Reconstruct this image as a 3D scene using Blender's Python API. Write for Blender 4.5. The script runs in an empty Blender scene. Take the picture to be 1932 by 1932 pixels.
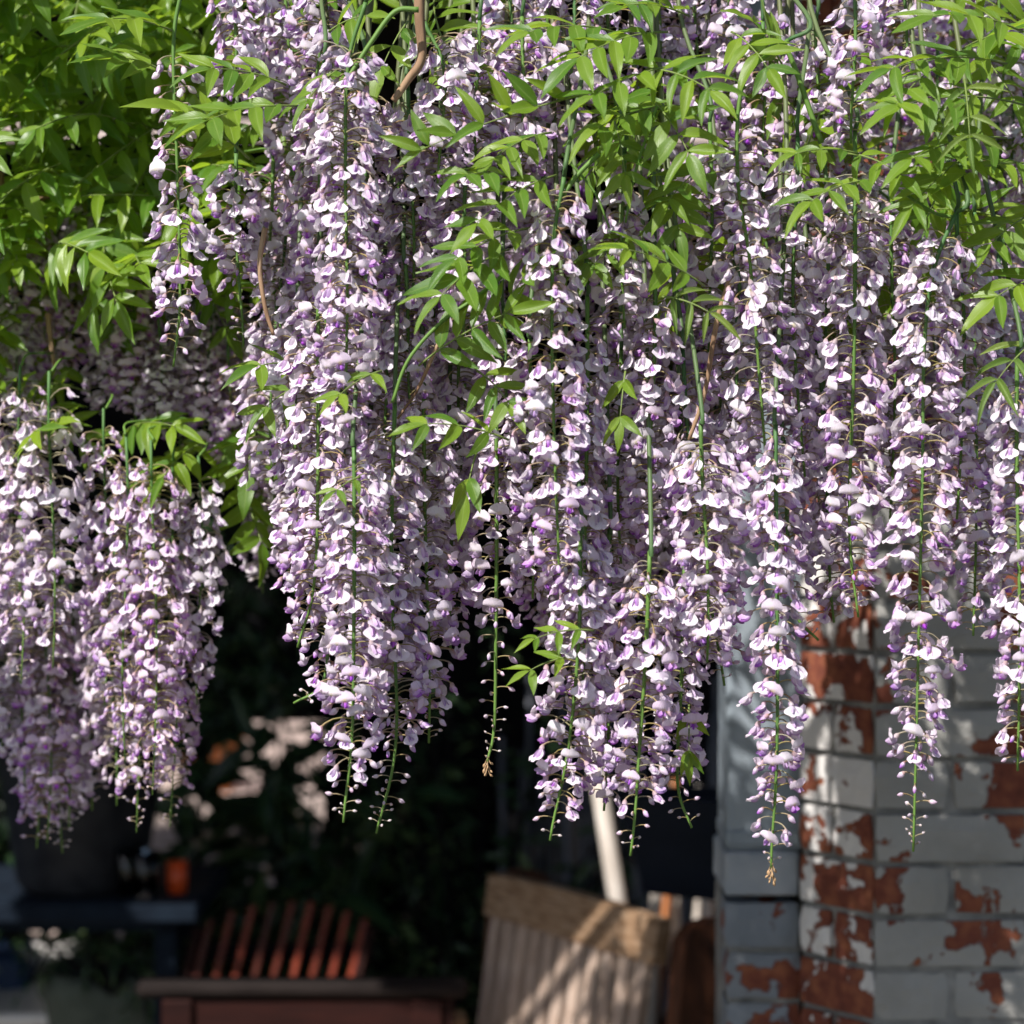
import bpy, math, random
from math import radians, sin, cos, pi, sqrt
from mathutils import Vector, Matrix, Quaternion, noise

# ------------------------------------------------------------------ camera, light, exposure
S = bpy.context.scene
COL = S.collection
CAM_Z = 1.65
FOC = 2.46                      # focus distance, m
KW = 0.44                       # picture width per metre of distance (36 / 81.8)
cam_data = bpy.data.cameras.new('camera')
cam_data.lens = 81.8
cam_data.sensor_width = 36
cam_data.clip_end = 500
cam_data.dof.use_dof = True
cam_data.dof.focus_distance = FOC
cam_data.dof.aperture_fstop = 4.0
cam = bpy.data.objects.new('camera', cam_data)
COL.objects.link(cam)
cam.location = (0, 0, CAM_Z)
cam.rotation_euler = (radians(90), 0, 0)
S.camera = cam

SUN_AZ = radians(38)            # to the left of straight behind the camera
SUN_EL = radians(45)
SUNV = Vector((-sin(SUN_AZ) * cos(SUN_EL), -cos(SUN_AZ) * cos(SUN_EL), sin(SUN_EL)))
w = bpy.data.worlds.new('World')
S.world = w
w.use_nodes = True
nt = w.node_tree
sky = nt.nodes.new('ShaderNodeTexSky')
sky.sky_type = 'NISHITA'
sky.sun_disc = False
sky.sun_elevation = SUN_EL
sky.sun_rotation = math.atan2(SUNV.x, SUNV.y)
nt.links.new(sky.outputs[0], nt.nodes['Background'].inputs[0])
nt.nodes['Background'].inputs[1].default_value = 0.075
sd = bpy.data.lights.new('sun', 'SUN')
sd.energy = 4.6
sd.angle = radians(0.53)
sd.color = (1.0, 0.955, 0.89)
so = bpy.data.objects.new('sun', sd)
COL.objects.link(so)
so.rotation_euler = SUNV.to_track_quat('Z', 'Y').to_euler()
so.location = SUNV * 20
S.view_settings.view_transform = 'Standard'
S.view_settings.look = 'None'
S.view_settings.gamma = 1
S.view_settings.exposure = 0.82
S.view_settings.use_curve_mapping = False
S.cycles.use_denoising = True
S.cycles.max_bounces = 5
S.cycles.adaptive_threshold = 0.025
S.cycles.diffuse_bounces = 3
S.cycles.transmission_bounces = 6

RND = random.Random(7)

# ------------------------------------------------------------------ helpers
def P(px, py, d):
    """pixel of the 1932-wide view -> point at distance d"""
    return Vector(((px / 1932 - .5) * KW * d, d, CAM_Z - (py / 1932 - .5) * KW * d))

def link(o, parent=None):
    COL.objects.link(o)
    if parent is not None:
        o.parent = parent
    return o

def empty(name, loc=(0, 0, 0), rz=0.0):
    o = bpy.data.objects.new(name, None)
    o.empty_display_size = .03
    o.location = loc
    o.rotation_euler = (0, 0, rz)
    return link(o)

def tag(o, label=None, cat=None, group=None, kind=None):
    if label: o['label'] = label
    if cat: o['category'] = cat
    if group: o['group'] = group
    if kind: o['kind'] = kind
    return o

class MB:
    def __init__(self):
        self.v, self.f, self.c, self.uv, self.mi = [], [], [], [], []
    def vert(self, p, c=(1, 1, 1), uv=(0, 0)):
        self.v.append(tuple(p)); self.c.append((c[0], c[1], c[2], 1.0)); self.uv.append(uv)
        return len(self.v) - 1
    def face(self, *idx, m=0):
        self.f.append(idx); self.mi.append(m)
    def grid(self, rows, m=0):
        for a, b in zip(rows[:-1], rows[1:]):
            for i in range(len(a) - 1):
                self.face(a[i], a[i + 1], b[i + 1], b[i], m=m)
    def tube(self, pts, rad, n=6, c=(1, 1, 1), cap=True, m=0, c2=None):
        pts = [Vector(p) for p in pts]
        rings = []
        up = Vector((0.13, 0.97, 0.2))
        for i, p in enumerate(pts):
            t = (pts[min(i + 1, len(pts) - 1)] - pts[max(i - 1, 0)])
            t = t.normalized() if t.length > 1e-9 else Vector((0, 0, 1))
            a = t.cross(up)
            if a.length < 1e-3: a = t.cross(Vector((1, 0, 0)))
            a.normalize(); b = t.cross(a)
            r = rad[i] if hasattr(rad, '__len__') else rad
            k = i / max(1, len(pts) - 1)
            cc = c if c2 is None else tuple(c[j] * (1 - k) + c2[j] * k for j in range(3))
            rings.append([self.vert(p + a * (r * cos(2 * pi * j / n)) + b * (r * sin(2 * pi * j / n)), cc, (j / n, k)) for j in range(n)])
        for A, B in zip(rings[:-1], rings[1:]):
            for j in range(n):
                self.face(A[j], A[(j + 1) % n], B[(j + 1) % n], B[j], m=m)
        if cap:
            self.face(*rings[0][::-1], m=m); self.face(*rings[-1], m=m)
    def box(self, lo, hi, M=None, c=(1, 1, 1), bev=0.0, m=0):
        lo, hi = Vector(lo), Vector(hi)
        b = min(bev, *( (hi - lo) * .45))
        if b <= 0:
            ps = [(x, y, z) for z in (lo.z, hi.z) for y in (lo.y, hi.y) for x in (lo.x, hi.x)]
            ix = [self.vert(M @ Vector(p) if M else p, c) for p in ps]
            for q in ((0, 2, 3, 1), (4, 5, 7, 6), (0, 1, 5, 4), (2, 6, 7, 3), (0, 4, 6, 2), (1, 3, 7, 5)):
                self.face(*[ix[k] for k in q], m=m)
            return
        cen = (lo + hi) / 2; h = (hi - lo) / 2
        idx = {}
        for sx in (-1, 1):
            for sy in (-1, 1):
                for sz in (-1, 1):
                    for ax in range(3):
                        q = [h.x - b, h.y - b, h.z - b]; q[ax] += b
                        p = cen + Vector((sx * q[0], sy * q[1], sz * q[2]))
                        idx[(sx, sy, sz, ax)] = self.vert(M @ p if M else p, c)
        R = (-1, 1)
        for s in R:
            o = (1, -1)
            self._q([idx[(s, -1, -1, 0)], idx[(s, 1, -1, 0)], idx[(s, 1, 1, 0)], idx[(s, -1, 1, 0)]], s > 0, m)
            self._q([idx[(-1, s, -1, 1)], idx[(1, s, -1, 1)], idx[(1, s, 1, 1)], idx[(-1, s, 1, 1)]], s < 0, m)
            self._q([idx[(-1, -1, s, 2)], idx[(1, -1, s, 2)], idx[(1, 1, s, 2)], idx[(-1, 1, s, 2)]], s > 0, m)
        for a in R:
            for bb in R:
                self._q([idx[(a, bb, -1, 0)], idx[(a, bb, 1, 0)], idx[(a, bb, 1, 1)], idx[(a, bb, -1, 1)]], a * bb < 0, m)
                self._q([idx[(a, -1, bb, 0)], idx[(a, 1, bb, 0)], idx[(a, 1, bb, 2)], idx[(a, -1, bb, 2)]], a * bb > 0, m)
                self._q([idx[(-1, a, bb, 1)], idx[(1, a, bb, 1)], idx[(1, a, bb, 2)], idx[(-1, a, bb, 2)]], a * bb < 0, m)
                for cz in R:
                    self._q([idx[(a, bb, cz, 0)], idx[(a, bb, cz, 1)], idx[(a, bb, cz, 2)]], a * bb * cz > 0, m)
    def _q(self, q, fw, m):
        self.face(*(q if fw else q[::-1]), m=m)
    def lathe(self, prof, n=20, c=(1, 1, 1), cen=(0, 0, 0), m=0):
        rings = []
        cen = Vector(cen)
        for r, z in prof:
            rings.append([self.vert(cen + Vector((r * cos(2 * pi * j / n), r * sin(2 * pi * j / n), z)), c) for j in range(n)])
        for A, B in zip(rings[:-1], rings[1:]):
            for j in range(n):
                self.face(A[j], A[(j + 1) % n], B[(j + 1) % n], B[j], m=m)
    def add(self, other, M):
        o = len(self.v)
        for p in other.v: self.v.append(tuple(M @ Vector(p)))
        self.c += other.c; self.uv += other.uv
        for f in other.f: self.f.append(tuple(i + o for i in f))
        self.mi += other.mi
    def mesh(self, name, mats, smooth=True):
        me = bpy.data.meshes.new(name)
        me.from_pydata(self.v, [], self.f)
        ca = me.color_attributes.new('Col', 'FLOAT_COLOR', 'POINT')
        ca.data.foreach_set('color', [x for c in self.c for x in c])
        uv = me.uv_layers.new(name='UVMap')
        li = [0] * len(me.loops)
        me.loops.foreach_get('vertex_index', li)
        uv.data.foreach_set('uv', [x for i in li for x in self.uv[i]])
        if not isinstance(mats, (list, tuple)): mats = [mats]
        for mt in mats: me.materials.append(mt)
        me.polygons.foreach_set('material_index', self.mi)
        me.polygons.foreach_set('use_smooth', [smooth] * len(self.f))
        me.update()
        return me
    def build(self, name, mats, parent=None, smooth=False):
        return link(bpy.data.objects.new(name, self.mesh(name, mats, smooth)), parent)

def catmull(pts, n=8):
    pts = [Vector(p) for p in pts]
    if len(pts) == 2:
        return [pts[0].lerp(pts[1], i / n) for i in range(n + 1)]
    out = []
    q = [pts[0] * 2 - pts[1]] + pts + [pts[-1] * 2 - pts[-2]]
    for i in range(1, len(q) - 2):
        p0, p1, p2, p3 = q[i - 1:i + 3]
        for k in range(n):
            t = k / n
            out.append(.5 * ((2 * p1) + (p2 - p0) * t + (2 * p0 - 5 * p1 + 4 * p2 - p3) * t * t + (3 * p1 - p0 - 3 * p2 + p3) * t ** 3))
    out.append(pts[-1])
    return out

# ------------------------------------------------------------------ materials
def mat(name):
    m = bpy.data.materials.new(name)
    m.use_nodes = True
    N = m.node_tree.nodes; L = m.node_tree.links
    return m, N, L, N['Principled BSDF'], N['Material Output']

def ramp(N, pts):
    r = N.new('ShaderNodeValToRGB')
    el = r.color_ramp.elements
    el[0].position = pts[0][0]; el[0].color = (*pts[0][1], 1)
    el[1].position = pts[-1][0]; el[1].color = (*pts[-1][1], 1)
    for p, c in pts[1:-1]:
        e = el.new(p); e.color = (*c, 1)
    return r

def noisy(name, c1, c2, scale=20, rough=.7, bump=.2, stretch=(1, 1, 1), spec=.3, detail=6, bdist=.004, c3=None, vary=0.0):
    m, N, L, B, O = mat(name)
    tc = N.new('ShaderNodeTexCoord'); mp = N.new('ShaderNodeMapping')
    mp.inputs['Scale'].default_value = stretch
    L.new(tc.outputs['Object'], mp.inputs[0])
    oi = N.new('ShaderNodeObjectInfo')
    va = N.new('ShaderNodeVectorMath'); va.operation = 'ADD'
    L.new(mp.outputs[0], va.inputs[0])
    sc = N.new('ShaderNodeVectorMath'); sc.operation = 'SCALE'
    cb = N.new('ShaderNodeCombineXYZ')
    for i in range(3): L.new(oi.outputs['Random'], cb.inputs[i])
    L.new(cb.outputs[0], sc.inputs[0]); sc.inputs['Scale'].default_value = 37.0
    L.new(sc.outputs[0], va.inputs[1])
    no = N.new('ShaderNodeTexNoise'); no.inputs['Scale'].default_value = scale; no.inputs['Detail'].default_value = detail
    L.new(va.outputs[0], no.inputs['Vector'])
    pts = [(.3, c1), (.7, c2)] if c3 is None else [(.28, c1), (.5, c2), (.72, c3)]
    r = ramp(N, pts)
    L.new(no.outputs[0], r.inputs[0])
    src = r.outputs[0]
    if vary:
        hs = N.new('ShaderNodeHueSaturation')
        mr = N.new('ShaderNodeMapRange')
        mr.inputs['To Min'].default_value = 1 - vary; mr.inputs['To Max'].default_value = 1 + vary
        L.new(oi.outputs['Random'], mr.inputs[0]); L.new(mr.outputs[0], hs.inputs['Value'])
        L.new(src, hs.inputs['Color']); src = hs.outputs[0]
    L.new(src, B.inputs['Base Color'])
    B.inputs['Roughness'].default_value = rough
    B.inputs['Specular IOR Level'].default_value = spec
    if bump:
        bp = N.new('ShaderNodeBump'); bp.inputs['Strength'].default_value = bump; bp.inputs['Distance'].default_value = bdist
        L.new(no.outputs[0], bp.inputs['Height']); L.new(bp.outputs[0], B.inputs['Normal'])
    return m

def petal_material():
    m, N, L, B, O = mat('petal')
    at = N.new('ShaderNodeAttribute'); at.attribute_name = 'Col'
    oi = N.new('ShaderNodeObjectInfo')
    hs = N.new('ShaderNodeHueSaturation')
    L.new(at.outputs['Color'], hs.inputs['Color'])
    a = N.new('ShaderNodeMapRange'); a.inputs['To Min'].default_value = .487; a.inputs['To Max'].default_value = .513
    L.new(oi.outputs['Random'], a.inputs[0]); L.new(a.outputs[0], hs.inputs['Hue'])
    w1 = N.new('ShaderNodeTexWhiteNoise'); w1.noise_dimensions = '1D'
    L.new(oi.outputs['Random'], w1.inputs['W'])
    b = N.new('ShaderNodeMapRange'); b.inputs['To Min'].default_value = .5; b.inputs['To Max'].default_value = 1.2
    L.new(w1.outputs['Value'], b.inputs[0]); L.new(b.outputs[0], hs.inputs['Saturation'])
    # fine veins running along the petal
    uv = N.new('ShaderNodeUVMap'); sep = N.new('ShaderNodeSeparateXYZ'); L.new(uv.outputs[0], sep.inputs[0])
    wv = N.new('ShaderNodeTexWave'); wv.inputs['Scale'].default_value = 4.5; wv.inputs['Distortion'].default_value = 2.0
    L.new(uv.outputs[0], wv.inputs['Vector'])
    c = N.new('ShaderNodeMapRange'); c.inputs['To Min'].default_value = .9; c.inputs['To Max'].default_value = 1.04
    L.new(wv.outputs['Fac'], c.inputs[0]); L.new(c.outputs[0], hs.inputs['Value'])
    L.new(hs.outputs[0], B.inputs['Base Color'])
    B.inputs['Roughness'].default_value = .55
    B.inputs['Specular IOR Level'].default_value = .25
    bp = N.new('ShaderNodeBump'); bp.inputs['Strength'].default_value = .25; bp.inputs['Distance'].default_value = .0006
    L.new(wv.outputs['Fac'], bp.inputs['Height']); L.new(bp.outputs[0], B.inputs['Normal'])
    tr = N.new('ShaderNodeBsdfTranslucent')
    L.new(hs.outputs[0], tr.inputs[0])
    mx = N.new('ShaderNodeMixShader'); mx.inputs[0].default_value = .4
    L.new(B.outputs[0], mx.inputs[1]); L.new(tr.outputs[0], mx.inputs[2]); L.new(mx.outputs[0], O.inputs[0])
    return m

def leaf_material(name, c_top, c_alt, c_trans, tmix=.38, rough=.42):
    m, N, L, B, O = mat(name)
    oi = N.new('ShaderNodeObjectInfo')
    geo = N.new('ShaderNodeNewGeometry')
    no = N.new('ShaderNodeTexNoise'); no.inputs['Scale'].default_value = 60
    tc = N.new('ShaderNodeTexCoord'); L.new(tc.outputs['Object'], no.inputs['Vector'])
    ad = N.new('ShaderNodeMath'); ad.operation = 'ADD'
    ri = N.new('ShaderNodeMath'); ri.operation = 'ADD'
    at = N.new('ShaderNodeAttribute'); at.attribute_name = 'Col'
    sp = N.new('ShaderNodeSeparateColor'); L.new(at.outputs['Color'], sp.inputs[0])
    L.new(oi.outputs['Random'], ri.inputs[0]); L.new(sp.outputs[0], ri.inputs[1])
    fr = N.new('ShaderNodeMath'); fr.operation = 'FRACT'; L.new(ri.outputs[0], fr.inputs[0])
    ms = N.new('ShaderNodeMath'); ms.operation = 'MULTIPLY_ADD'
    L.new(no.outputs[0], ms.inputs[0]); ms.inputs[1].default_value = .35; ms.inputs[2].default_value = -.17
    L.new(fr.outputs[0], ad.inputs[0]); L.new(ms.outputs[0], ad.inputs[1])
    r = ramp(N, [(0.0, c_top), (.55, tuple((a + b) / 2 for a, b in zip(c_top, c_alt))), (1.0, c_alt)])
    L.new(ad.outputs[0], r.inputs[0])
    # veins: pale midrib and side veins from uv (u across -> 0..1, v along)
    uv = N.new('ShaderNodeUVMap'); sx = N.new('ShaderNodeSeparateXYZ'); L.new(uv.outputs[0], sx.inputs[0])
    d = N.new('ShaderNodeMath'); d.operation = 'SUBTRACT'; L.new(sx.outputs[0], d.inputs[0]); d.inputs[1].default_value = .5
    ab = N.new('ShaderNodeMath'); ab.operation = 'ABSOLUTE'; L.new(d.outputs[0], ab.inputs[0])
    mid = N.new('ShaderNodeMapRange'); mid.inputs['From Min'].default_value = .015; mid.inputs['From Max'].default_value = .05
    mid.inputs['To Min'].default_value = 1; mid.inputs['To Max'].default_value = 0
    L.new(ab.outputs[0], mid.inputs[0])
    sv = N.new('ShaderNodeMath'); sv.operation = 'MULTIPLY_ADD'; L.new(ab.outputs[0], sv.inputs[0]); sv.inputs[1].default_value = -.55
    L.new(sx.outputs[1], sv.inputs[2])
    sn = N.new('ShaderNodeMath'); sn.operation = 'MULTIPLY'; L.new(sv.outputs[0], sn.inputs[0]); sn.inputs[1].default_value = 75
    si = N.new('ShaderNodeMath'); si.operation = 'SINE'; L.new(sn.outputs[0], si.inputs[0])
    sr = N.new('ShaderNodeMapRange'); sr.inputs['From Min'].default_value = .86; sr.inputs['From Max'].default_value = 1
    sr.inputs['To Max'].default_value = .45
    L.new(si.outputs[0], sr.inputs[0])
    mxv = N.new('ShaderNodeMath'); mxv.operation = 'MAXIMUM'; L.new(mid.outputs[0], mxv.inputs[0]); L.new(sr.outputs[0], mxv.inputs[1])
    mulv = N.new('ShaderNodeMath'); mulv.operation = 'MULTIPLY'; L.new(mxv.outputs[0], mulv.inputs[0]); mulv.inputs[1].default_value = .5
    mc = N.new('ShaderNodeMix'); mc.data_type = 'RGBA'
    L.new(mulv.outputs[0], mc.inputs['Factor']); L.new(r.outputs[0], mc.inputs['A']); mc.inputs['B'].default_value = (.26, .36, .10, 1)
    # paler, duller underside
    bf = N.new('ShaderNodeMix'); bf.data_type = 'RGBA'
    mb = N.new('ShaderNodeMath'); mb.operation = 'MULTIPLY'; L.new(geo.outputs['Backfacing'], mb.inputs[0]); mb.inputs[1].default_value = .45
    L.new(mb.outputs[0], bf.inputs['Factor']); L.new(mc.outputs['Result'], bf.inputs['A']); bf.inputs['B'].default_value = (.2, .3, .13, 1)
    L.new(bf.outputs['Result'], B.inputs['Base Color'])
    B.inputs['Roughness'].default_value = rough
    B.inputs['Specular IOR Level'].default_value = .4
    bp = N.new('ShaderNodeBump'); bp.inputs['Strength'].default_value = .35; bp.inputs['Distance'].default_value = .0012; bp.invert = True
    L.new(mxv.outputs[0], bp.inputs['Height']); L.new(bp.outputs[0], B.inputs['Normal'])
    tr = N.new('ShaderNodeBsdfTranslucent'); tr.inputs[0].default_value = (*c_trans, 1)
    mx = N.new('ShaderNodeMixShader'); mx.inputs[0].default_value = tmix
    L.new(B.outputs[0], mx.inputs[1]); L.new(tr.outputs[0], mx.inputs[2]); L.new(mx.outputs[0], O.inputs[0])
    return m

def brick_material(name, thresh, paint1, paint2, stain=.5):
    """red brick under old flaking whitewash; pattern lives in world space so it runs across the joints"""
    m, N, L, B, O = mat(name)
    geo = N.new('ShaderNodeNewGeometry')
    oi = N.new('ShaderNodeObjectInfo')
    n1 = N.new('ShaderNodeTexNoise'); n1.inputs['Scale'].default_value = 6.0; n1.inputs['Detail'].default_value = 7; n1.inputs['Roughness'].default_value = .58
    n1.inputs['Distortion'].default_value = .35
    L.new(geo.outputs['Position'], n1.inputs['Vector'])
    n2 = N.new('ShaderNodeTexNoise'); n2.inputs['Scale'].default_value = 42; n2.inputs['Detail'].default_value = 6
    L.new(geo.outputs['Position'], n2.inputs['Vector'])
    a = N.new('ShaderNodeMath'); a.operation = 'MULTIPLY_ADD'; L.new(n2.outputs[0], a.inputs[0]); a.inputs[1].default_value = .24
    L.new(n1.outputs[0], a.inputs[2])
    a2 = N.new('ShaderNodeMath'); a2.operation = 'MULTIPLY_ADD'; L.new(oi.outputs['Random'], a2.inputs[0]); a2.inputs[1].default_value = .035
    L.new(a.outputs[0], a2.inputs[2])
    mk = N.new('ShaderNodeMapRange'); mk.inputs['From Min'].default_value = thresh; mk.inputs['From Max'].default_value = thresh + .012
    L.new(a2.outputs[0], mk.inputs[0])
    pr = ramp(N, [(.3, paint1), (.75, paint2)]); L.new(n1.outputs[0], pr.inputs[0])
    n3 = N.new('ShaderNodeTexNoise'); n3.inputs['Scale'].default_value = 3.2; n3.inputs['Detail'].default_value = 5
    L.new(geo.outputs['Position'], n3.inputs['Vector'])
    st = N.new('ShaderNodeMapRange'); st.inputs['From Min'].default_value = .52; st.inputs['From Max'].default_value = .78; st.inputs['To Max'].default_value = stain
    L.new(n3.outputs[0], st.inputs[0])
    pm = N.new('ShaderNodeMix'); pm.data_type = 'RGBA'; L.new(st.outputs[0], pm.inputs['Factor']); L.new(pr.outputs[0], pm.inputs['A'])
    pm.inputs['B'].default_value = (.17, .16, .14, 1)
    br = ramp(N, [(.25, (.085, .026, .018)), (.5, (.15, .045, .028)), (.75, (.25, .09, .045))]); L.new(n2.outputs[0], br.inputs[0])
    cm = N.new('ShaderNodeMix'); cm.data_type = 'RGBA'; L.new(mk.outputs[0], cm.inputs['Factor']); L.new(pm.outputs['Result'], cm.inputs['A']); L.new(br.outputs[0], cm.inputs['B'])
    L.new(cm.outputs['Result'], B.inputs['Base Color'])
    B.inputs['Roughness'].default_value = .85; B.inputs['Specular IOR Level'].default_value = .2
    h = N.new('ShaderNodeMath'); h.operation = 'MULTIPLY_ADD'; L.new(mk.outputs[0], h.inputs[0]); h.inputs[1].default_value = -.8
    L.new(n2.outputs[0], h.inputs[2])
    bp = N.new('ShaderNodeBump'); bp.inputs['Strength'].default_value = .9; bp.inputs['Distance'].default_value = .004
    L.new(h.outputs[0], bp.inputs['Height']); L.new(bp.outputs[0], B.inputs['Normal'])
    return m

def vcol_material(name, rough=.6, trans=0.0):
    m, N, L, B, O = mat(name)
    at = N.new('ShaderNodeAttribute'); at.attribute_name = 'Col'
    no = N.new('ShaderNodeTexNoise'); no.inputs['Scale'].default_value = 220
    mr = N.new('ShaderNodeMapRange'); mr.inputs['To Min'].default_value = .75; mr.inputs['To Max'].default_value = 1.25
    L.new(no.outputs[0], mr.inputs[0])
    hs = N.new('ShaderNodeHueSaturation'); L.new(at.outputs['Color'], hs.inputs['Color']); L.new(mr.outputs[0], hs.inputs['Value'])
    L.new(hs.outputs[0], B.inputs['Base Color'])
    B.inputs['Roughness'].default_value = rough; B.inputs['Specular IOR Level'].default_value = .3
    return m

M = {}
M['petal'] = petal_material()
M['stem'] = vcol_material('green_stem', .55)
M['leaf'] = leaf_material('wisteria_leaf', (.045, .130, .013), (.17, .262, .02), (.35, .51, .03), .42)
M['leaf_young'] = leaf_material('young_wisteria_leaf', (.07, .14, .025), (.15, .21, .035), (.28, .40, .06), .35, .5)
M['leaf_back'] = leaf_material('wisteria_leaf_mass', (.05, .142, .012), (.18, .275, .018), (.37, .55, .03), .45, .36)
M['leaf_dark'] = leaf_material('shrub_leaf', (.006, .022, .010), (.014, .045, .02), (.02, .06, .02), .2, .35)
M['bark'] = noisy('vine_bark', (.10, .055, .032), (.26, .16, .095), 60, .8, .5, (1, 1, .25), c3=(.36, .25, .16))
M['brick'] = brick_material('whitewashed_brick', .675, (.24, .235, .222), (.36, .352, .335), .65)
M['brick_splay_sunlit'] = brick_material('sunlit_flaking_corner_brick', .63, (.50, .475, .46), (.70, .68, .67), .45)  # whitewash made lighter to paint in sunlight on the splayed strip
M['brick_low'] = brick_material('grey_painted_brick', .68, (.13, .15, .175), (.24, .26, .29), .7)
M['mortar'] = noisy('old_mortar', (.085, .085, .085), (.27, .265, .25), 22, .95, .6)
M['post'] = noisy('grey_blue_post_paint', (.17, .205, .24), (.25, .285, .32), 9, .6, .15, (1, 1, .3))
M['plinth'] = noisy('pale_plinth_paint', (.19, .225, .265), (.33, .345, .37), 14, .7, .25)
M['teak'] = noisy('weathered_teak', (.12, .065, .034), (.24, .15, .088), 14, .7, .25, (1.5, 1.5, 9), c3=(.30, .215, .15))
M['teak_slat'] = noisy('silvered_teak_slat', (.25, .17, .125), (.44, .345, .29), 14, .7, .25, (9, 9, .8), vary=.12)
M['brown'] = noisy('oiled_brown_wood', (.03, .010, .005), (.10, .034, .014), 10, .6, .2, (6, 6, .8))
M['table'] = noisy('dark_table_wood', (.008, .005, .0045), (.017, .012, .011), 12, .75, .15, (1, 8, 8), spec=.15)
M['apron'] = noisy('reddish_apron_wood', (.011, .0025, .002), (.022, .005, .0035), 12, .7, .15, (1, 8, 8), spec=.15)
M['redslat'] = noisy('red_stained_slat', (.05, .008, .005), (.17, .03, .014), 10, .5, .15, (8, 8, .8), vary=.6)
M['bluewood'] = noisy('dark_blue_table_paint', (.004, .007, .013), (.008, .014, .024), 12, .8, .1, spec=.1)
M['pot'] = noisy('dark_zinc_pot', (.010, .011, .015), (.03, .031, .036), 18, .45, .1)
M['glass_dark'] = None
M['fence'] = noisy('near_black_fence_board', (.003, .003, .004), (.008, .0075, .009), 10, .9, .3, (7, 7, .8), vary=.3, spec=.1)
M['reed'] = noisy('grey_reed', (.04, .045, .06), (.12, .125, .15), 14, .6, .2, (6, 6, .6), vary=.7)
M['cane'] = noisy('pale_split_cane', (.42, .36, .31), (.66, .60, .55), 14, .6, .2, (6, 6, .6), vary=.3)
M['cane_orange'] = noisy('orange_cane', (.36, .12, .035), (.5, .2, .07), 14, .6, .2, (6, 6, .6), vary=.3)
M['navy'] = noisy('navy_planter', (.006, .009, .018), (.012, .017, .032), 8, .5, .05)
M['pinkwall'] = noisy('pale_pink_render', (.40, .315, .29), (.50, .41, .375), 3, .9, .2)
M['terracotta'] = noisy('terracotta', (.40, .13, .035), (.56, .21, .06), 9, .8, .2)
M['white'] = noisy('white_plastic', (.62, .59, .58), (.72, .69, .68), 5, .45, .03)
M['blue'] = noisy('deep_blue_tarpaulin', (.006, .02, .06), (.012, .035, .10), 6, .6, .2)
M['stonepot'] = noisy('mossy_stone_pot', (.04, .052, .044), (.10, .115, .095), 12, .9, .5)
M['redglass'] = noisy('red_candle_jar', (.5, .05, .012), (.62, .10, .02), 12, .3, 0)
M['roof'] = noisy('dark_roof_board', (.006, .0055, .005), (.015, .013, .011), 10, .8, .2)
M['paving'] = noisy('stone_paving', (.10, .095, .085), (.17, .16, .145), 6, .9, .4)
M['ground'] = noisy('garden_soil', (.05, .045, .03), (.09, .08, .05), 2, .95, .3)
def glass_mat():
    m, N, L, B, O = mat('tumbler_glass')
    B.inputs['Base Color'].default_value = (.75, .85, .95, 1)
    B.inputs['Roughness'].default_value = .04
    B.inputs['Transmission Weight'].default_value = 1
    B.inputs['IOR'].default_value = 1.45
    return m
M['glass'] = glass_mat()

# ------------------------------------------------------------------ setting: ground and paving
g = MB(); gi = [g.vert(p) for p in ((-60, -60, 0), (60, -60, 0), (60, 90, 0), (-60, 90, 0))]; g.face(*gi)
tag(g.build('ground', M['ground']), kind='structure')
pv = empty('paving'); tag(pv, kind='structure')
slab = MB(); slab.box((-.293, -.293, 0), (.293, .293, .035), bev=.006)
slab_me = slab.mesh('paving_slab', M['paving'], False)
for i in range(-5, 4):
    for j in range(0, 11):
        o = bpy.data.objects.new('paving_slab', slab_me)
        o.location = (i * .6 + .1, 2.4 + j * .6, RND.uniform(-.004, .003)); o.rotation_euler = (RND.uniform(-.004, .004), RND.uniform(-.004, .004), 0)
        link(o, pv)

# ------------------------------------------------------------------ brick wall with splayed corner
WALL_Y = 3.34
CX = .518
SP0 = Vector((CX, WALL_Y, 0)); SP1 = Vector((.427, 3.47, 0))
wall = empty('brick_wall', (CX, WALL_Y, 0))
tag(wall, 'flaking whitewashed red brick wall with a splayed corner beside the grey post', 'wall')
def brick_mesh(L, m, seed, dep=.1):
    r = random.Random(seed)
    b = MB()
    nx, nz = 5, 3
    h = .0655
    rows = []
    for k in range(nz + 1):
        row = []
        for i in range(nx + 1):
            ex = (i in (0, nx)); ez = (k in (0, nz))
            x = L * i / nx - (0 if not ex else (-.003 if i == 0 else .003)) * (1 if ez else 0)
            z = h * k / nz
            y = r.uniform(-.0012, .0012) + (.0025 if (ex or ez) else 0) + (.002 if (ex and ez) else 0)
            row.append(b.vert((x + r.uniform(-.0015, .0015), y, z + r.uniform(-.0012, .0012)), uv=(i / nx, k / nz)))
        rows.append(row)
    b.grid(rows)
    # side faces
    back = {}
    def bk(p): return b.vert((p[0], dep, p[2]))
    ring = rows[0] + [rw[-1] for rw in rows[1:]] + rows[-1][-2::-1] + [rw[0] for rw in rows[-2:0:-1]]
    br = [bk(b.v[i]) for i in ring]
    n = len(ring)
    for i in range(n):
        b.face(ring[(i + 1) % n], ring[i], br[i], br[(i + 1) % n])
    return b.mesh('brick', m, False)
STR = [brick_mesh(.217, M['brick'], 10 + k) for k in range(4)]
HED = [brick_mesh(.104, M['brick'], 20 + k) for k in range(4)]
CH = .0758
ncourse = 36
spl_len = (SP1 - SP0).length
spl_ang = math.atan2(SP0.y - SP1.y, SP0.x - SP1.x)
SPF = [brick_mesh(spl_len - .004, M['brick_splay_sunlit'], 30 + k) for k in range(4)]
SPH = [brick_mesh(spl_len * .42, M['brick_splay_sunlit'], 40 + k) for k in range(3)]
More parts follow.
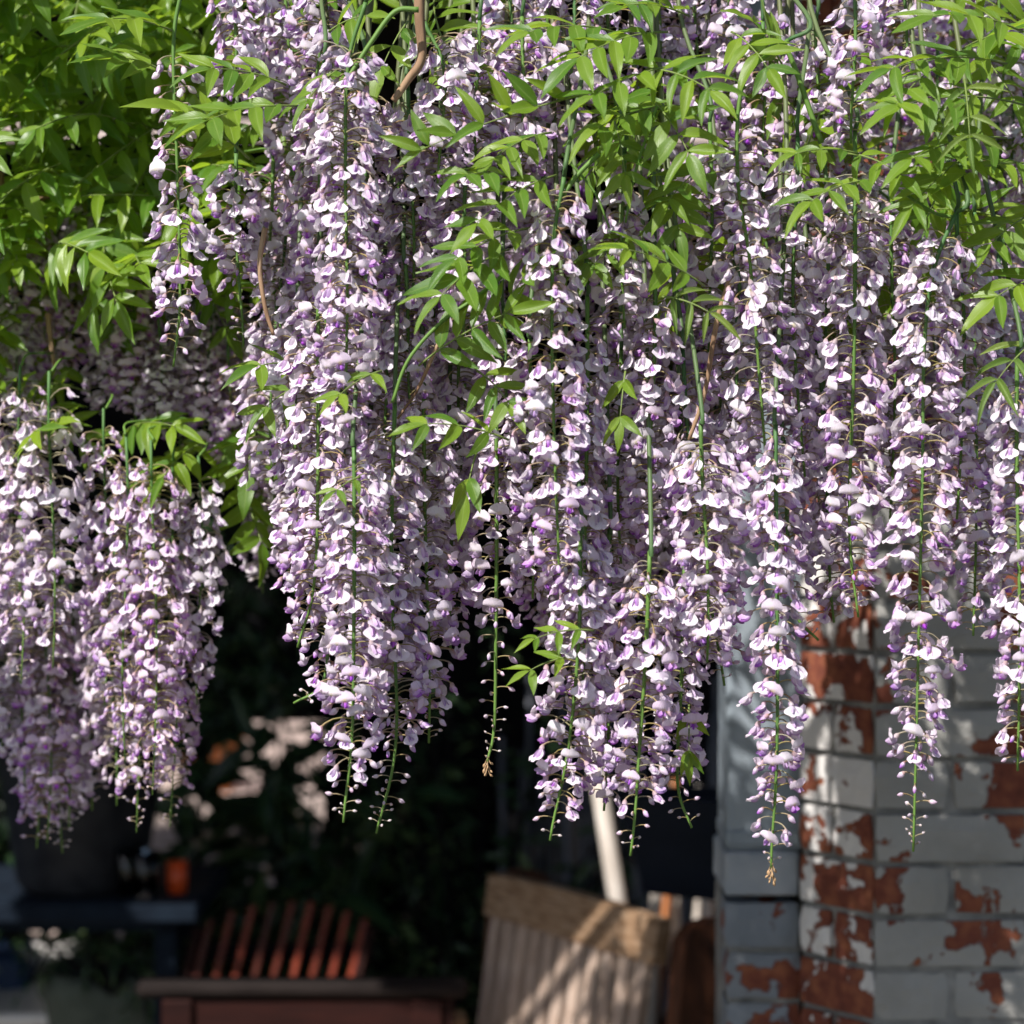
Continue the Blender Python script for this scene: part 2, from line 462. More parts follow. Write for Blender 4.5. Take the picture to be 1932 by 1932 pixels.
SPG = [brick_mesh(spl_len * .55 - .01, M['brick_splay_sunlit'], 50 + k) for k in range(3)]
Z0 = .012
for c in range(ncourse):
    z = Z0 + c * CH
    # front face: alternating headers and stretchers
    x = CX + .004
    k = c % 2
    first = True
    while x < 2.3:
        hd = (k == 0)
        me = RND.choice(HED if hd else STR)
        o = bpy.data.objects.new('brick', me)
        o.location = (x - CX, RND.uniform(-.003, .003), z + RND.uniform(-.001, .001))
        o.rotation_euler = (0, 0, RND.uniform(-.008, .008))
        link(o, wall)
        x += (.104 if hd else .217) + .0105
        k = 1 - k
    if c % 2 == 0:
        lst = [(0.0, RND.choice(SPF))]
    else:
        lst = [(0.0, RND.choice(SPH)), (spl_len * .42 + .008, RND.choice(SPG))]
    for off, me in lst:
        o = bpy.data.objects.new('brick', me)
        v = SP1 + (SP0 - SP1) * (off / spl_len)
        o.location = (v.x - CX, v.y - WALL_Y, z)
        o.rotation_euler = (0, 0, spl_ang + RND.uniform(-.01, .01))
        link(o, wall)
mo = MB()
zt = Z0 + ncourse * CH
poly = [(0 + .004, .0075), (2.2, .0075), (2.2, .33), (SP1.x - CX + .012, .33), (SP1.x - CX + .012, SP1.y - WALL_Y + .004)]
lo = [mo.vert((x, y, 0)) for x, y in poly]; hi = [mo.vert((x, y, zt)) for x, y in poly]
for i in range(len(poly)):
    j = (i + 1) % len(poly)
    mo.face(lo[i], lo[j], hi[j], hi[i])
mo.face(*hi); mo.face(*lo[::-1])
mo.build('mortar', M['mortar'], wall)

# grey post standing on a plinth and a low brick pier
pier = empty('brick_pier', (.374, 3.5, 0))
tag(pier, 'low pier of shaded grey painted bricks under the grey post', 'pier')
PZ = P(0, 1692, 3.5).z
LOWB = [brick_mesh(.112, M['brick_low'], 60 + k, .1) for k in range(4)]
nlow = int(PZ / CH)
for c in range(nlow):
    z = PZ - (nlow - c) * CH
    o = bpy.data.objects.new('brick', LOWB[c % 4]); o.location = (-.053 + RND.uniform(-.002, .002), RND.uniform(-.003, .003), z); link(o, pier)
    o.rotation_euler = (0, 0, RND.uniform(-.02, .02))
mo = MB(); mo.box((-.047, .008, 0), (.06, .24, PZ - .012)); mo.build('mortar', M['mortar'], pier)
post = empty('timber_post', (.374, 3.5, PZ))
tag(post, 'smooth grey blue painted post standing between the dark doorway and flaking corner', 'post')
PB = P(0, 1600, 3.5).z
b = MB(); b.box((-.054, -.004, .002), (.058, .2, PB - PZ - .006), bev=.004); b.build('plinth', M['plinth'], post)
b = MB(); b.box((-.050, .006, PB - PZ - .006), (.066, .16, 2.75 - PZ), bev=.006); b.build('shaft', M['post'], post)
b = MB(); b.box((-.0515, .002, PB - PZ + .003), (.060, .17, PB - PZ + .026), bev=.003); b.build('moulding', M['post'], post)

# ------------------------------------------------------------------ unseen veranda roof, added to shade the back, edges set by the sun
roof = empty('veranda_shade_roof', (0, 2.86, 2.75))
tag(roof, 'dark boarded roof added out of view to shade the veranda', 'roof')
nb = 22
for i in range(nb):
    y0 = .05 + i * .165
    gap = {4: (-2.12, -1.62), 6: (-1.1, -.45), 7: (-1.05, -.4), 12: (-1.25, -.9), 15: (-1.75, -1.5)}.get(i)      # gaps left in the boards to aim flecks of sun at things below
    for x0, x1 in (((-2.3, 2.6),) if gap is None else ((-2.3, gap[0]), (gap[1], 2.6))):
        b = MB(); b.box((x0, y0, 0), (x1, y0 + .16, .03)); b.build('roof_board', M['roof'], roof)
for x in (-2.26, -.15, .374, 2.2):
    b = MB(); b.box((x - .04, .02, -.12), (x + .04, 3.68, -.002)); b.build('rafter', M['roof'], roof)

# dark board fence at the back, with a doorway
fence = empty('board_fence', (0, 6.6, 0))
tag(fence, 'near black upright board fence closing the shaded veranda behind the tables', 'fence')
x = -3.3
while x < 2.6:
    wd = RND.uniform(.13, .15)
    if not (-1.45 < x + wd / 2 < -.50):
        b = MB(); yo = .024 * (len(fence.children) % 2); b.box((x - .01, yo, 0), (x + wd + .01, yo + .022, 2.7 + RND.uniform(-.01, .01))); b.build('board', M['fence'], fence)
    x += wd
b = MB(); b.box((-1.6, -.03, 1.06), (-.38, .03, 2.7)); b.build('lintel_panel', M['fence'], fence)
for xx in (-1.46, -.49):
    b = MB(); b.box((xx - .04, -.04, 0), (xx + .04, .04, 1.059)); b.build('door_post', M['fence'], fence)
# unseen side wall added at the left to keep the veranda dark
sw = empty('shade_side_wall', (-3.35, 4.0, 0))
tag(sw, 'dark boarded wall added out of view to keep the veranda dark', 'wall')
for i in range(16):
    b = MB(); b.box((-.02, i * .165, 0), (.02, i * .165 + .16, 2.7)); b.build('board', M['fence'], sw)

# pale house wall far beyond the doorway
hw = MB(); hw.box((-5, 9.0, 0), (4, 9.3, 3.2))
o = hw.build('house_wall', M['pinkwall']); tag(o, 'pale pink rendered wall glimpsed in sun beyond the doorway', 'wall')

# ------------------------------------------------------------------ bench by the pier
def bench():
    A = P(1268, 1735, 4.2); Bp = P(945, 1650, 4.74)      # near and far top corners of the rail
    A.z = .914; Bp.z = .914
    u = (Bp - A); Ln = u.length; u.normalize()
    nrm = Vector((u.y, -u.x, 0)) * -1                    # towards the seat (left, front)
    if nrm.x > 0: nrm = -nrm
    back = -nrm
    up = (Vector((0, 0, 1)) + back * .16).normalized()   # back leans away from the seat
    ax = u.cross(up).normalized()
    root = empty('garden_armchair', (A.x, A.y, 0))
    tag(root, 'weathered teak slatted armchair, half in sun, set beside the grey post', 'armchair')
    org = Vector((0, 0, 0))
    def W(a, b_, c): # along, thickness outward to the seat, height up the back measured from the top rail
        p = A + u * a + nrm * b_ + up * c
        return p - root.location
    def slab(name, a0, a1, t0, t1, c0, c1, m, arch=0.0, n=1, bev=.0):
        q = MB(); rows = []
        for i in range(n + 1):
            k = i / n; a = a0 + (a1 - a0) * k
            lift = arch * (1 - (2 * k - 1) ** 2)
            rows.append([q.vert(W(a, t0, c0)), q.vert(W(a, t1, c0)), q.vert(W(a, t1, c1 + lift)), q.vert(W(a, t0, c1 + lift))])
        for r0, r1 in zip(rows[:-1], rows[1:]):
            for j in range(4): q.face(r0[j], r0[(j + 1) % 4], r1[(j + 1) % 4], r1[j])
        q.face(*rows[0][::-1]); q.face(*rows[-1])
        o = q.build(name, m, root)
        return o
    slab('top_rail', 0, Ln, 0, .028, -.080, 0, M['teak'], arch=.008, n=10)
    ns = 11
    for i in range(ns):
        a = .03 + (Ln - .09) * i / (ns - 1)
        slab('back_slat', a, a + .034, .006, .024, -.50, -.082, M['teak_slat'])
    slab('lower_rail', 0, Ln, 0, .032, -.56, -.502, M['teak'])
    # seat
    for i in range(6):
        q = MB(); o0 = A - root.location; zz = .40
        d0 = .06 + i * .075
        pts = []
        base = A - root.location - up * .55; base.z = 0
        for (aa, dd) in ((-.02, d0), (Ln + .02, d0), (Ln + .02, d0 + .065), (-.02, d0 + .065)):
            pts.append(base + u * aa + nrm * dd)
        lo_ = [q.vert((p.x, p.y, .372)) for p in pts]; hi_ = [q.vert((p.x, p.y, .394)) for p in pts]
        for j in range(4): q.face(lo_[j], lo_[(j + 1) % 4], hi_[(j + 1) % 4], hi_[j])
        q.face(*hi_); q.face(*lo_[::-1]); q.build('seat_slat', M['teak_slat'], root)
    # broad rounded end boards (near one shows brown beside the rail)
    for a0 in (-.045, Ln + .004):
        q = MB(); prof = []
        wd = .125
        for k in range(13):
            t = pi * k / 12
            prof.append((-wd / 2 - .004 + wd / 2 * cos(t) , -.02 + .04 * sin(t)))
        lo_, hi_ = [], []
        for (bx, cz) in prof:
            lo_.append(q.vert(W(a0, bx, cz - .02))); hi_.append(q.vert(W(a0 + .04, bx, cz - .02)))
        for bx in (-wd - .004, -.004):
            p = W(a0, bx, -.6); p.z = 0; lo_.append(q.vert(p)); p = W(a0 + .04, bx, -.6); p.z = 0; hi_.append(q.vert(p))
        n = len(lo_)
        for j in range(n): q.face(lo_[j], lo_[(j + 1) % n], hi_[(j + 1) % n], hi_[j])
        q.face(*lo_); q.face(*hi_[::-1]); q.build('end_board', M['brown'], root)
    base = A - root.location - up * .55; base.z = 0
    for a0 in (-.02, Ln - .03):
        p0 = base + u * a0 + nrm * .47
        q = MB(); q.box((p0.x - .025, p0.y - .025, 0), (p0.x + .025, p0.y + .025, .62)); q.build('front_leg', M['brown'], root)
        q = MB(); a1 = base + u * a0 + nrm * .02
        q.tube([a1 + Vector((0, 0, .632)), p0 + Vector((0, 0, .632))], .022, 6); q.build('armrest', M['teak'], root)
        q = MB(); q.tube([a1 + Vector((0, 0, .35)), p0 + Vector((0, 0, .35))], .018, 6); q.build('side_rail', M['brown'], root)
bench()

# ------------------------------------------------------------------ reeds, canes, navy planter behind the bench
reedg = empty('reed_screen', P(1200, 1932, 6.2) * 1)
reedg.location.z = 0
tag(reedg, 'screen of grey upright reeds behind the slatted armchair', 'screen')
rr = random.Random(3)
x = -.02
rx0 = reedg.location.x
while x < 1.15:
    b = MB(); h = rr.uniform(1.0, 1.22); r0 = rr.uniform(.007, .013)
    dx = rr.uniform(-.03, .03)
    b.tube([(x - rx0, rr.uniform(-.02, .02), 0), (x - rx0 + dx * .5, 0, h * .5), (x - rx0 + dx, 0, h)], [r0, r0 * .9, r0 * .7], 6)
    b.build('reed', M['reed'], reedg, True)
    x += rr.uniform(.018, .032)
for zz in (.35, .85):
    b = MB(); b.box((-.02 - rx0, .03, zz), (1.15 - rx0, .045, zz + .03)); b.build('batten', M['fence'], reedg)
tub = empty('cane_tub', (.44, 5.55, 0)); tag(tub, 'dark tub holding upright garden canes behind the armchair', 'tub')
b = MB(); b.lathe([(0, .0), (.19, 0), (.23, .42), (.215, .42), (.18, .03), (0, .03)], 20); b.build('tub_body', M['pot'], tub, True)
rr = random.Random(11)
for i in range(18):
    a = rr.uniform(0, 2 * pi); r0 = rr.uniform(.02, .13)
    lean = Vector((rr.uniform(-.12, .28), rr.uniform(-.1, .05), 0))
    h = rr.uniform(.82, 1.0) if i else 1.3
    b = MB(); rad = rr.uniform(.009, .017)
    p0 = Vector((.44 + r0 * cos(a), 5.55 + r0 * sin(a), .032)); 
    if i == 0: lean = Vector((-.16, -.05, 0)); rad = .022
    b.tube([Vector((0, 0, 0)), lean * .5 * h + Vector((0, 0, .5 * h)), lean * h + Vector((0, 0, h))], [rad, rad, rad * .8], 7)
    o = b.build('garden_cane', M['cane_orange'] if i % 5 == 2 else M['cane'], None, True); o.location = p0
    if i == 0:
        tag(o, 'thick pale pole rising above the canes in the dark tub', 'pole')
    elif i % 5 == 2:
        tag(o, 'orange garden cane standing in the dark tub', 'cane', 'orange canes in the dark tub')
    else:
        tag(o, 'pale split garden cane standing in the dark tub', 'cane', 'pale canes in the dark tub')
np_ = empty('hanging_planter', (P(1300, 0, 4.9).x, 4.9, P(0, 1690, 4.9).z)); tag(np_, 'dark navy trough hung on chains over the canes', 'planter')
b = MB()
bx = [(-.10, -.09, .02), (.34, -.09, -.03), (.34, .12, -.03), (-.10, .12, .02)]
tp = [(-.16, -.11, .22), (.38, -.11, .2), (.38, .14, .2), (-.16, .14, .22)]
l0 = [b.vert(p) for p in bx]; l1 = [b.vert(p) for p in tp]
for j in range(4): b.face(l0[j], l0[(j + 1) % 4], l1[(j + 1) % 4], l1[j])
b.face(*l0[::-1]); b.face(*l1); b.build('trough', M['navy'], np_)
for xx in (-.1, .33):
    b = MB(); b.tube([(xx, 0, .2), (xx, 0, 2.62 - np_.location.z)], .003, 5); b.build('chain', M['pot'], np_)

# ------------------------------------------------------------------ tables on the left
def table(name, label, x0, x1, y0, y1, z, th, mt, ma, leg):
    t = empty(name, ((x0 + x1) / 2, (y0 + y1) / 2, 0)); tag(t, label, 'table')
    cx, cy = t.location.x, t.location.y
    n = 5; dy = (y1 - y0) / n
    for i in range(n):
        b = MB(); b.box((x0 - cx, y0 - cy + i * dy, z - th), (x1 - cx, y0 - cy + (i + 1) * dy - .006, z), bev=.006); b.build('top_board', mt, t)
    ap = leg + .015
    b = MB(); b.box((x0 - cx + .08, y0 - cy + .05, z - th - .025), (x1 - cx - .08, y0 - cy + .075, z - th - .001)); b.build('apron', ma, t)
    b = MB(); b.box((x0 - cx + .08, y1 - cy - .075, z - th - .025), (x1 - cx - .08, y1 - cy - .05, z - th - .001)); b.build('apron', ma, t)
    for ax_ in (x0 - cx + .06, x1 - cx - .06 - leg):
        for ay in (y0 - cy + .08, y1 - cy - .08 - leg):
            b = MB(); b.box((ax_, ay, 0), (ax_ + leg, ay + leg, z - th - .0015), bev=.004); b.build('leg', ma, t)
    return t
def rail_bench(d):
    x0, x1 = P(258, 0, d).x, P(885, 0, d).x
    zt, zb = P(0, 1846, d).z, P(0, 1882, d).z
    t = empty('dark_bench', ((x0 + x1) / 2, d, 0)); tag(t, 'dark wooden bench with thick top rail, its back turned, before the red slatted chair', 'bench')
    h = (x1 - x0) / 2
    b = MB(); b.box((-h, -.022, zb), (h, .03, zt), bev=.012); b.build('top_rail', M['table'], t)
    b = MB(); b.box((-h + .075, -.005, zb - .105), (h - .03, .022, zb - .001), bev=.003); b.build('back_panel', M['apron'], t)
    for x in (-h + .05, h - .11):
        b = MB(); b.box((x, -.018, 0), (x + .06, .026, zb - .0015), bev=.004); b.build('leg', M['apron'], t)
        b = MB(); b.box((x, .38, 0), (x + .05, .43, .4), bev=.004); b.build('leg', M['apron'], t)
    for i in range(4):
        b = MB(); b.box((-h + .03, .04 + i * .1, .401), (h - .03, .13 + i * .1, .425), bev=.004); b.build('seat_board', M['table'], t)
rail_bench(4.5)
d = 5.3
ztab = P(0, 1706, d).z
table('plant_table', 'dark blue table carrying the zinc flower pot and glasses', -1.9, P(372, 0, d).x, d, d + .6, ztab, .045, M['bluewood'], M['bluewood'], .05)

# zinc pot on the blue table
pp = P(150, 0, 5.5)
pot = empty('flower_pot', (pp.x, 5.52, ztab)); tag(pot, 'tall dark zinc flower pot on the blue table', 'pot')
b = MB(); prof = [(0, 0), (.135, 0), (.15, .02), (.205, .34), (.216, .345), (.216, .36), (.195, .36), (.19, .33), (0, .32)]
b.lathe(prof, 28); b.build('pot_body', M['pot'], pot, True)
b = MB(); b.tube([(.217 * cos(2 * pi * k / 28), .217 * sin(2 * pi * k / 28), .352) for k in range(29)], .007, 6); b.build('rim', M['pot'], pot, True)
b = MB(); b.lathe([(.19, .33), (.1, .345), (0, .35)], 16); b.build('soil', M['ground'], pot, True)
# tumblers
for i, (px, hh) in enumerate(((243, .115), (276, .105))):
    q = P(px, 0, 5.4)
    o = MB(); o.lathe([(0, .0), (.026, 0), (.034, hh), (.0315, hh), (.025, .008), (0, .008)], 20)
    t = o.build('glass_tumbler', M['glass'], None, True); t.location = (q.x, 5.4, ztab + .0005)
    tag(t, ('taller' if i == 0 else 'shorter') + ' clear glass tumbler on the blue table next to the zinc pot', 'glass')
q = P(334, 0, 5.45)
cj = empty('candle_jar', (q.x, 5.45, ztab)); tag(cj, 'small red orange candle jar on the blue table', 'candle')
b = MB(); b.lathe([(0, 0), (.022, 0), (.025, .03), (.025, .075), (.022, .075), (.021, .055), (0, .055)], 18); b.build('jar', M['redglass'], cj, True)
b = MB(); b.tube([(0, 0, .055), (0, 0, .075)], .002, 5); b.build('wick', M['pot'], cj)

# red slatted folding chair behind the garden table
def red_chair():
    d = 5.35
    c = P(470, 0, d); root = empty('slatted_chair', (c.x, d, 0)); tag(root, 'red stained slatted chair leaning behind the dark bench rail', 'chair')
    wd = .36; sx = .24
    for i in range(9):
        x = -wd / 2 + wd * i / 8
        h = .70 + .04 * (1 - ((i - 4) / 4) ** 2)
        b = MB()
        b.box((-.0075, -.008, 0), (.0075, .008, h - .36), Matrix.Translation((x, .04, .36)) @ Matrix.Shear('XY', 4, (sx, .14)), bev=.003)
        b.build('back_slat', M['redslat'], root)
    b = MB(); b.box((-wd / 2 - .03, -.012, 0), (wd / 2 + .03, .012, .04), Matrix.Translation((sx * .3, .06 + .14 * .3, .30 + .3)) ); b.build('top_rail', M['fence'], root)
    for i in range(6):
        b = MB(); b.box((-wd / 2, -.42 + i * .075, .34), (wd / 2, -.42 + i * .075 + .06, .36), bev=.003); b.build('seat_slat', M['redslat'], root)
    for x in (-wd / 2 - .02, wd / 2 + .02):
        b = MB(); b.tube([(x, .12, 0), (x, -.4, .34)], .016, 6); b.build('leg', M['apron'], root)
        b = MB(); b.tube([(x, -.42, 0), (x, .04, .36), (x + sx * .3, .09, .68)], .016, 6); b.build('leg', M['apron'], root)
red_chair()

# white plastic chair, blue tarpaulin box, stone pot with ivy under the blue table
d = 6.1
q = P(115, 0, d)
wc = empty('plastic_chair', (q.x, d, 0)); tag(wc, 'white plastic chair seen under the blue table', 'chair')
b = MB(); pts = []
Rw = .125; zc0, zc1 = .42, P(0, 1772, d).z
for k in range(17):
    t = pi * k / 16
    pts.append((Rw * cos(t) * 1.0, zc1 - .07 + .07 * sin(t)))
pts = [(Rw * .85, zc0)] + pts + [(-Rw * .85, zc0)]
f0 = [b.vert((x, 0, z)) for x, z in pts]; f1 = [b.vert((x, .025, z)) for x, z in pts]
n = len(pts)
for j in range(n): b.face(f0[j], f0[(j + 1) % n], f1[(j + 1) % n], f1[j])
b.face(*f0); b.face(*f1[::-1]); b.build('backrest', M['white'], wc)
b = MB(); b.box((-.2, -.4, .39), (.2, .02, .419), bev=.008); b.build('seat', M['white'], wc)
for x in (-.17, .17):
    for y in (-.37, 0):
        b = MB(); b.tube([(x * 1.1, y, 0), (x, y, .389)], [.018, .022], 8); b.build('leg', M['white'], wc, True)
d = 6.0
q0, q1 = P(-260, 0, d), P(52, 0, d)
bt = MB(); bt.box((q0.x, d, .4), (q1.x, d + .3, P(0, 1800, d).z), bev=.02)
tag(bt.build('storage_box', M['blue']), 'deep blue box beneath the blue table beside the white chair', 'box')
bt = MB(); bt.box((q0.x - .05, d - .05, 0), (q1.x + .02, d + .4, .3995), bev=.006)
tag(bt.build('white_step', M['white']), 'white painted step carrying the deep blue box', 'step')
d = 5.75
q = P(218, 0, d)
sp = empty('stone_pot', (q.x, d, 0)); tag(sp, 'mossy grey green stone pot with trailing ivy', 'pot')
b = MB(); hgt = P(0, 1822, d).z
b.lathe([(0, 0), (.13, 0), (.145, .04), (.12, .1), (.15, .3), (.175, hgt - .08), (.19, hgt - .06), (.19, hgt), (.165, hgt), (.16, hgt - .05), (0, hgt - .06)], 28); b.build('pot_body', M['stonepot'], sp, True)

# ------------------------------------------------------------------ leaves
def leaflet_mb(seed, fold=.35, curl=.18, width=.17, wav=.02, twist=0.0):
    r = random.Random(seed)
    b = MB()
    n = 8; rows = []
    ph = r.uniform(0, 6)
    sh = r.random()
    for i in range(n + 1):
        t = i / n
        wd = width * (sin(pi * min(1, t ** .80)) ** .85) * (1 - .25 * t) if 0 < t < 1 else 0
        if t > .8: wd *= .93
        wd = max(wd, .004)
        row = []
        for j, u in enumerate((-1, -.5, 0, .5, 1)):
            y = wd * u * cos(fold)
            z = abs(u) * wd * sin(fold) - curl * t * t + wav * sin(ph + 9 * t + u * 1.3) * abs(u) * 1.2
            tw = twist * t
            y, z = y * cos(tw) - z * sin(tw), y * sin(tw) + z * cos(tw)
            row.append(b.vert((t * (1 - .1 * curl), y, z), (sh, 0, 0), ((u + 1) / 2, t)))
        rows.append(row)
    for a, c in zip(rows[:-1], rows[1:]):
        for i in range(4):
            b.face(a[i + 1], a[i], c[i], c[i + 1])
    return b
LFB = [leaflet_mb(k, fold=.08 + .5 * RND.random(), curl=RND.uniform(-.05, .3), width=RND.uniform(.145, .19), wav=RND.uniform(.01, .03), twist=RND.uniform(-.5, .5)) for k in range(10)]
LF = [b.mesh('leaflet', M['leaf'], True) for b in LFB]
LFY = [leaflet_mb(50 + k, fold=.9, curl=.3, width=.15).mesh('leaflet', M['leaf_young'], True) for k in range(3)]

def frame(X, Nn):
    X = X.normalized(); Y = Nn.cross(X)
    if Y.length < 1e-4: Y = Vector((0, 1, 0)).cross(X)
    Y.normalize(); Z = X.cross(Y)
    return Matrix(((X.x, Y.x, Z.x), (X.y, Y.y, Z.y), (X.z, Y.z, Z.z))).to_4x4()

def leaf_layout(base, tip, nrm, n, L, rnd, sag=.12, droop=.08, spread=.85):
    """rachis points and leaflet matrices"""
    base, tip = Vector(base), Vector(tip)
    ln = (tip - base).length
    mid = (base + tip) / 2 + Vector((0, 0, sag * ln))
    pts = [base.lerp(mid, t).lerp(mid.lerp(tip, t), t) for t in [i / 8 for i in range(9)]]
    mats = []
    pairs = n // 2
    def at(t):
        return base.lerp(mid, t).lerp(mid.lerp(tip, t), t)
    for i in range(pairs):
        t = .24 + .72 * i / max(1, pairs - 1) if pairs > 1 else .7
        T = (at(min(1, t + .03)) - at(t - .03)).normalized()
        N2 = (nrm - T * nrm.dot(T)).normalized()
        Sd = T.cross(N2).normalized()
        sz = L * (.78 + .3 * sin(pi * (.25 + .6 * t))) * rnd.uniform(.88, 1.1)
        for sgn in (-1, 1):
            if rnd.random() < .06: continue
            X = Sd * (sgn * spread) + T * rnd.uniform(.35, .75) + Vector((0, 0, -droop * rnd.uniform(.4, 1.5))) + N2 * rnd.uniform(-.2, .25)
            Nn = N2 + Sd * (sgn * rnd.uniform(-.5, .15)) + Vector((rnd.uniform(-.25, .25), rnd.uniform(-.25, .25), rnd.uniform(-.1, .2)))
            mats.append(Matrix.Translation(at(t)) @ frame(X, Nn) @ Matrix.Scale(sz, 4))
    T = (at(1) - at(.94)).normalized()
    mats.append(Matrix.Translation(at(1)) @ frame(T + Vector((0, 0, -droop)), nrm) @ Matrix.Scale(L * rnd.uniform(.9, 1.1), 4))
    return pts, mats

GREEN = (.10, .19, .035)
GREEND = (.045, .12, .04)
RACH = (.14, .19, .05)
vine = empty('wisteria_vine', (0, 2.75, 2.35))
tag(vine, 'leafy wisteria vine with fresh green leaflets and woody canes above the racemes', 'vine')

def fg_leaf(base, tip, nrm, n=11, L=.055, seed=0, young=False, **kw):
    rnd = random.Random(seed)
    pts, mats = leaf_layout(base, tip, Vector(nrm), n, L * rnd.uniform(.8, 1.02), rnd, **kw)
    off = Vector(base)
    q = MB(); q.tube([p - off for p in pts], [.0013 - .0008 * i / 8 for i in range(9)], 5, RACH)
    o = q.build('leaf', M['stem'], vine, True)
    o.location = off - vine.location
    for m_ in mats:
        lf = bpy.data.objects.new('leaflet', rnd.choice(LFY if young else LF))
        link(lf, o)
        lf.matrix_local = Matrix.Translation(-off) @ m_

def pl(bx, by, tx, ty, d0, d1=None, nrm=(-.35, -.65, .65), **kw):
    fg_leaf(P(bx, by, d0), P(tx, ty, d1 if d1 else d0), nrm, **kw)

# leaves that can be picked out one by one in the picture
FL = [
 (1150, 168, 795, 282, 2.33, 2.30, dict(n=13, L=.054, sag=.06, droop=-.75, spread=.55, nrm=(-.2, -.9, .1))),
 (560, 200, 395, 225, 2.40, 2.34, dict(n=9, L=.062, sag=.1)),
 (540, 160, 400, 130, 2.44, 2.40, dict(n=9, L=.06)),
 (470, 300, 350, 215, 2.42, 2.38, dict(n=9, L=.066)),
 (330, 60, 200, 35, 2.50, 2.44, dict(n=7, L=.062)),
 (300, 130, 235, 110, 2.52, 2.5, dict(n=5, L=.06)),
 (980, 340, 880, 330, 2.36, 2.3, dict(n=7, L=.05)),
 (1040, 250, 930, 300, 2.40, 2.34, dict(n=9, L=.05)),
 (1050, 330, 900, 420, 2.36, 2.30, dict(n=9, L=.055)),
 (1000, 430, 860, 490, 2.36, 2.32, dict(n=9, L=.052)),
 (960, 470, 830, 560, 2.36, 2.30, dict(n=9, L=.055)),
 (930, 640, 990, 520, 2.38, 2.34, dict(n=7, L=.048, droop=.1)),
 (790, 690, 960, 590, 2.36, 2.32, dict(n=11, L=.052, sag=.1, droop=.1, nrm=(-.2, -.85, .3))),
 (900, 700, 960, 760, 2.38, 2.34, dict(n=7, L=.05)),
 (960, 830, 800, 800, 2.36, 2.33, dict(n=7, L=.05)),
 (900, 850, 880, 930, 2.38, 2.37, dict(n=3, L=.05, spread=.4)),
 (720, 700, 640, 745, 2.34, 2.3, dict(n=5, L=.036)),
 (680, 900, 635, 925, 2.34, 2.32, dict(n=5, L=.03)),
 (1330, 540, 1180, 470, 2.36, 2.31, dict(n=9, L=.05)),
 (1250, 560, 1340, 590, 2.33, 2.30, dict(n=7, L=.04, young=True)),
 (1180, 700, 1170, 790, 2.38, 2.36, dict(n=5, L=.042, spread=.5)),
 (1120, 1190, 1010, 1205, 2.34, 2.31, dict(n=7, L=.034)),
 (1080, 1240, 1000, 1265, 2.35, 2.33, dict(n=5, L=.036)),
 (1300, 1330, 1300, 1420, 2.40, 2.38, dict(n=5, L=.04, spread=.4)),
 (1160, 60, 1000, 60, 2.40, 2.34, dict(n=9, L=.052)),
 (1260, 60, 1090, 110, 2.38, 2.32, dict(n=11, L=.055)),
 (1330, 120, 1120, 180, 2.38, 2.30, dict(n=11, L=.056)),
 (1300, 30, 1180, 10, 2.42, 2.36, dict(n=11, L=.055)),
 (1290, 200, 1130, 240, 2.40, 2.33, dict(n=9, L=.05)),
 (1220, 130, 1340, 170, 2.36, 2.30, dict(n=9, L=.05)),
 (1230, 190, 1300, 290, 2.38, 2.32, dict(n=9, L=.052)),
 (1160, 230, 1180, 330, 2.40, 2.35, dict(n=9, L=.045)),
 (1380, 60, 1450, 130, 2.42, 2.36, dict(n=9, L=.05)),
 (1350, 300, 1260, 380, 2.42, 2.37, dict(n=9, L=.05)),
 (1250, 330, 1280, 430, 2.42, 2.38, dict(n=9, L=.05)),
 (1190, 440, 1120, 500, 2.42, 2.38, dict(n=7, L=.045)),
 (770, 40, 720, 130, 2.46, 2.42, dict(n=7, L=.05)),
 (620, 60, 690, 30, 2.46, 2.42, dict(n=7, L=.05)),
 (640, 130, 580, 190, 2.44, 2.40, dict(n=7, L=.05)),
 (1620, 290, 1500, 290, 2.38, 2.34, dict(n=7, L=.045)),
 (1650, 340, 1530, 380, 2.37, 2.31, dict(n=9, L=.048)),
 (1600, 290, 1700, 330, 2.40, 2.34, dict(n=7, L=.048)),
 (1900, 120, 1680, 130, 2.42, 2.34, dict(n=11, L=.055)),
 (1940, 200, 1700, 200, 2.40, 2.32, dict(n=11, L=.055)),
 (1930, 60, 1760, 30, 2.40, 2.33, dict(n=11, L=.06)),
 (1900, 260, 1720, 300, 2.40, 2.33, dict(n=11, L=.052)),
 (1850, 280, 1720, 390, 2.40, 2.34, dict(n=11, L=.052)),
 (1950, 310, 1820, 330, 2.42, 2.36, dict(n=9, L=.055)),
 (1820, 150, 1830, 260, 2.36, 2.30, dict(n=9, L=.048, young=True)),
 (1780, 120, 1690, 200, 2.38, 2.32, dict(n=9, L=.05)),
 (1960, 400, 1870, 460, 2.42, 2.38, dict(n=9, L=.05)),
 (1980, 520, 1880, 560, 2.38, 2.36, dict(n=7, L=.055)),
 (1960, 640, 1880, 720, 2.36, 2.33, dict(n=7, L=.05, young=True)),
 (560, 690, 490, 690, 2.50, 2.47, dict(n=5, L=.05)),
 (560, 730, 500, 770, 2.52, 2.5, dict(n=5, L=.05)),
 (1480, 130, 1420, 40, 2.46, 2.42, dict(n=9, L=.05)),
]
for i, (bx, by, tx, ty, d0, d1, kw) in enumerate(FL):
    pl(bx, by, tx, ty, d0, d1, seed=100 + i, **kw)

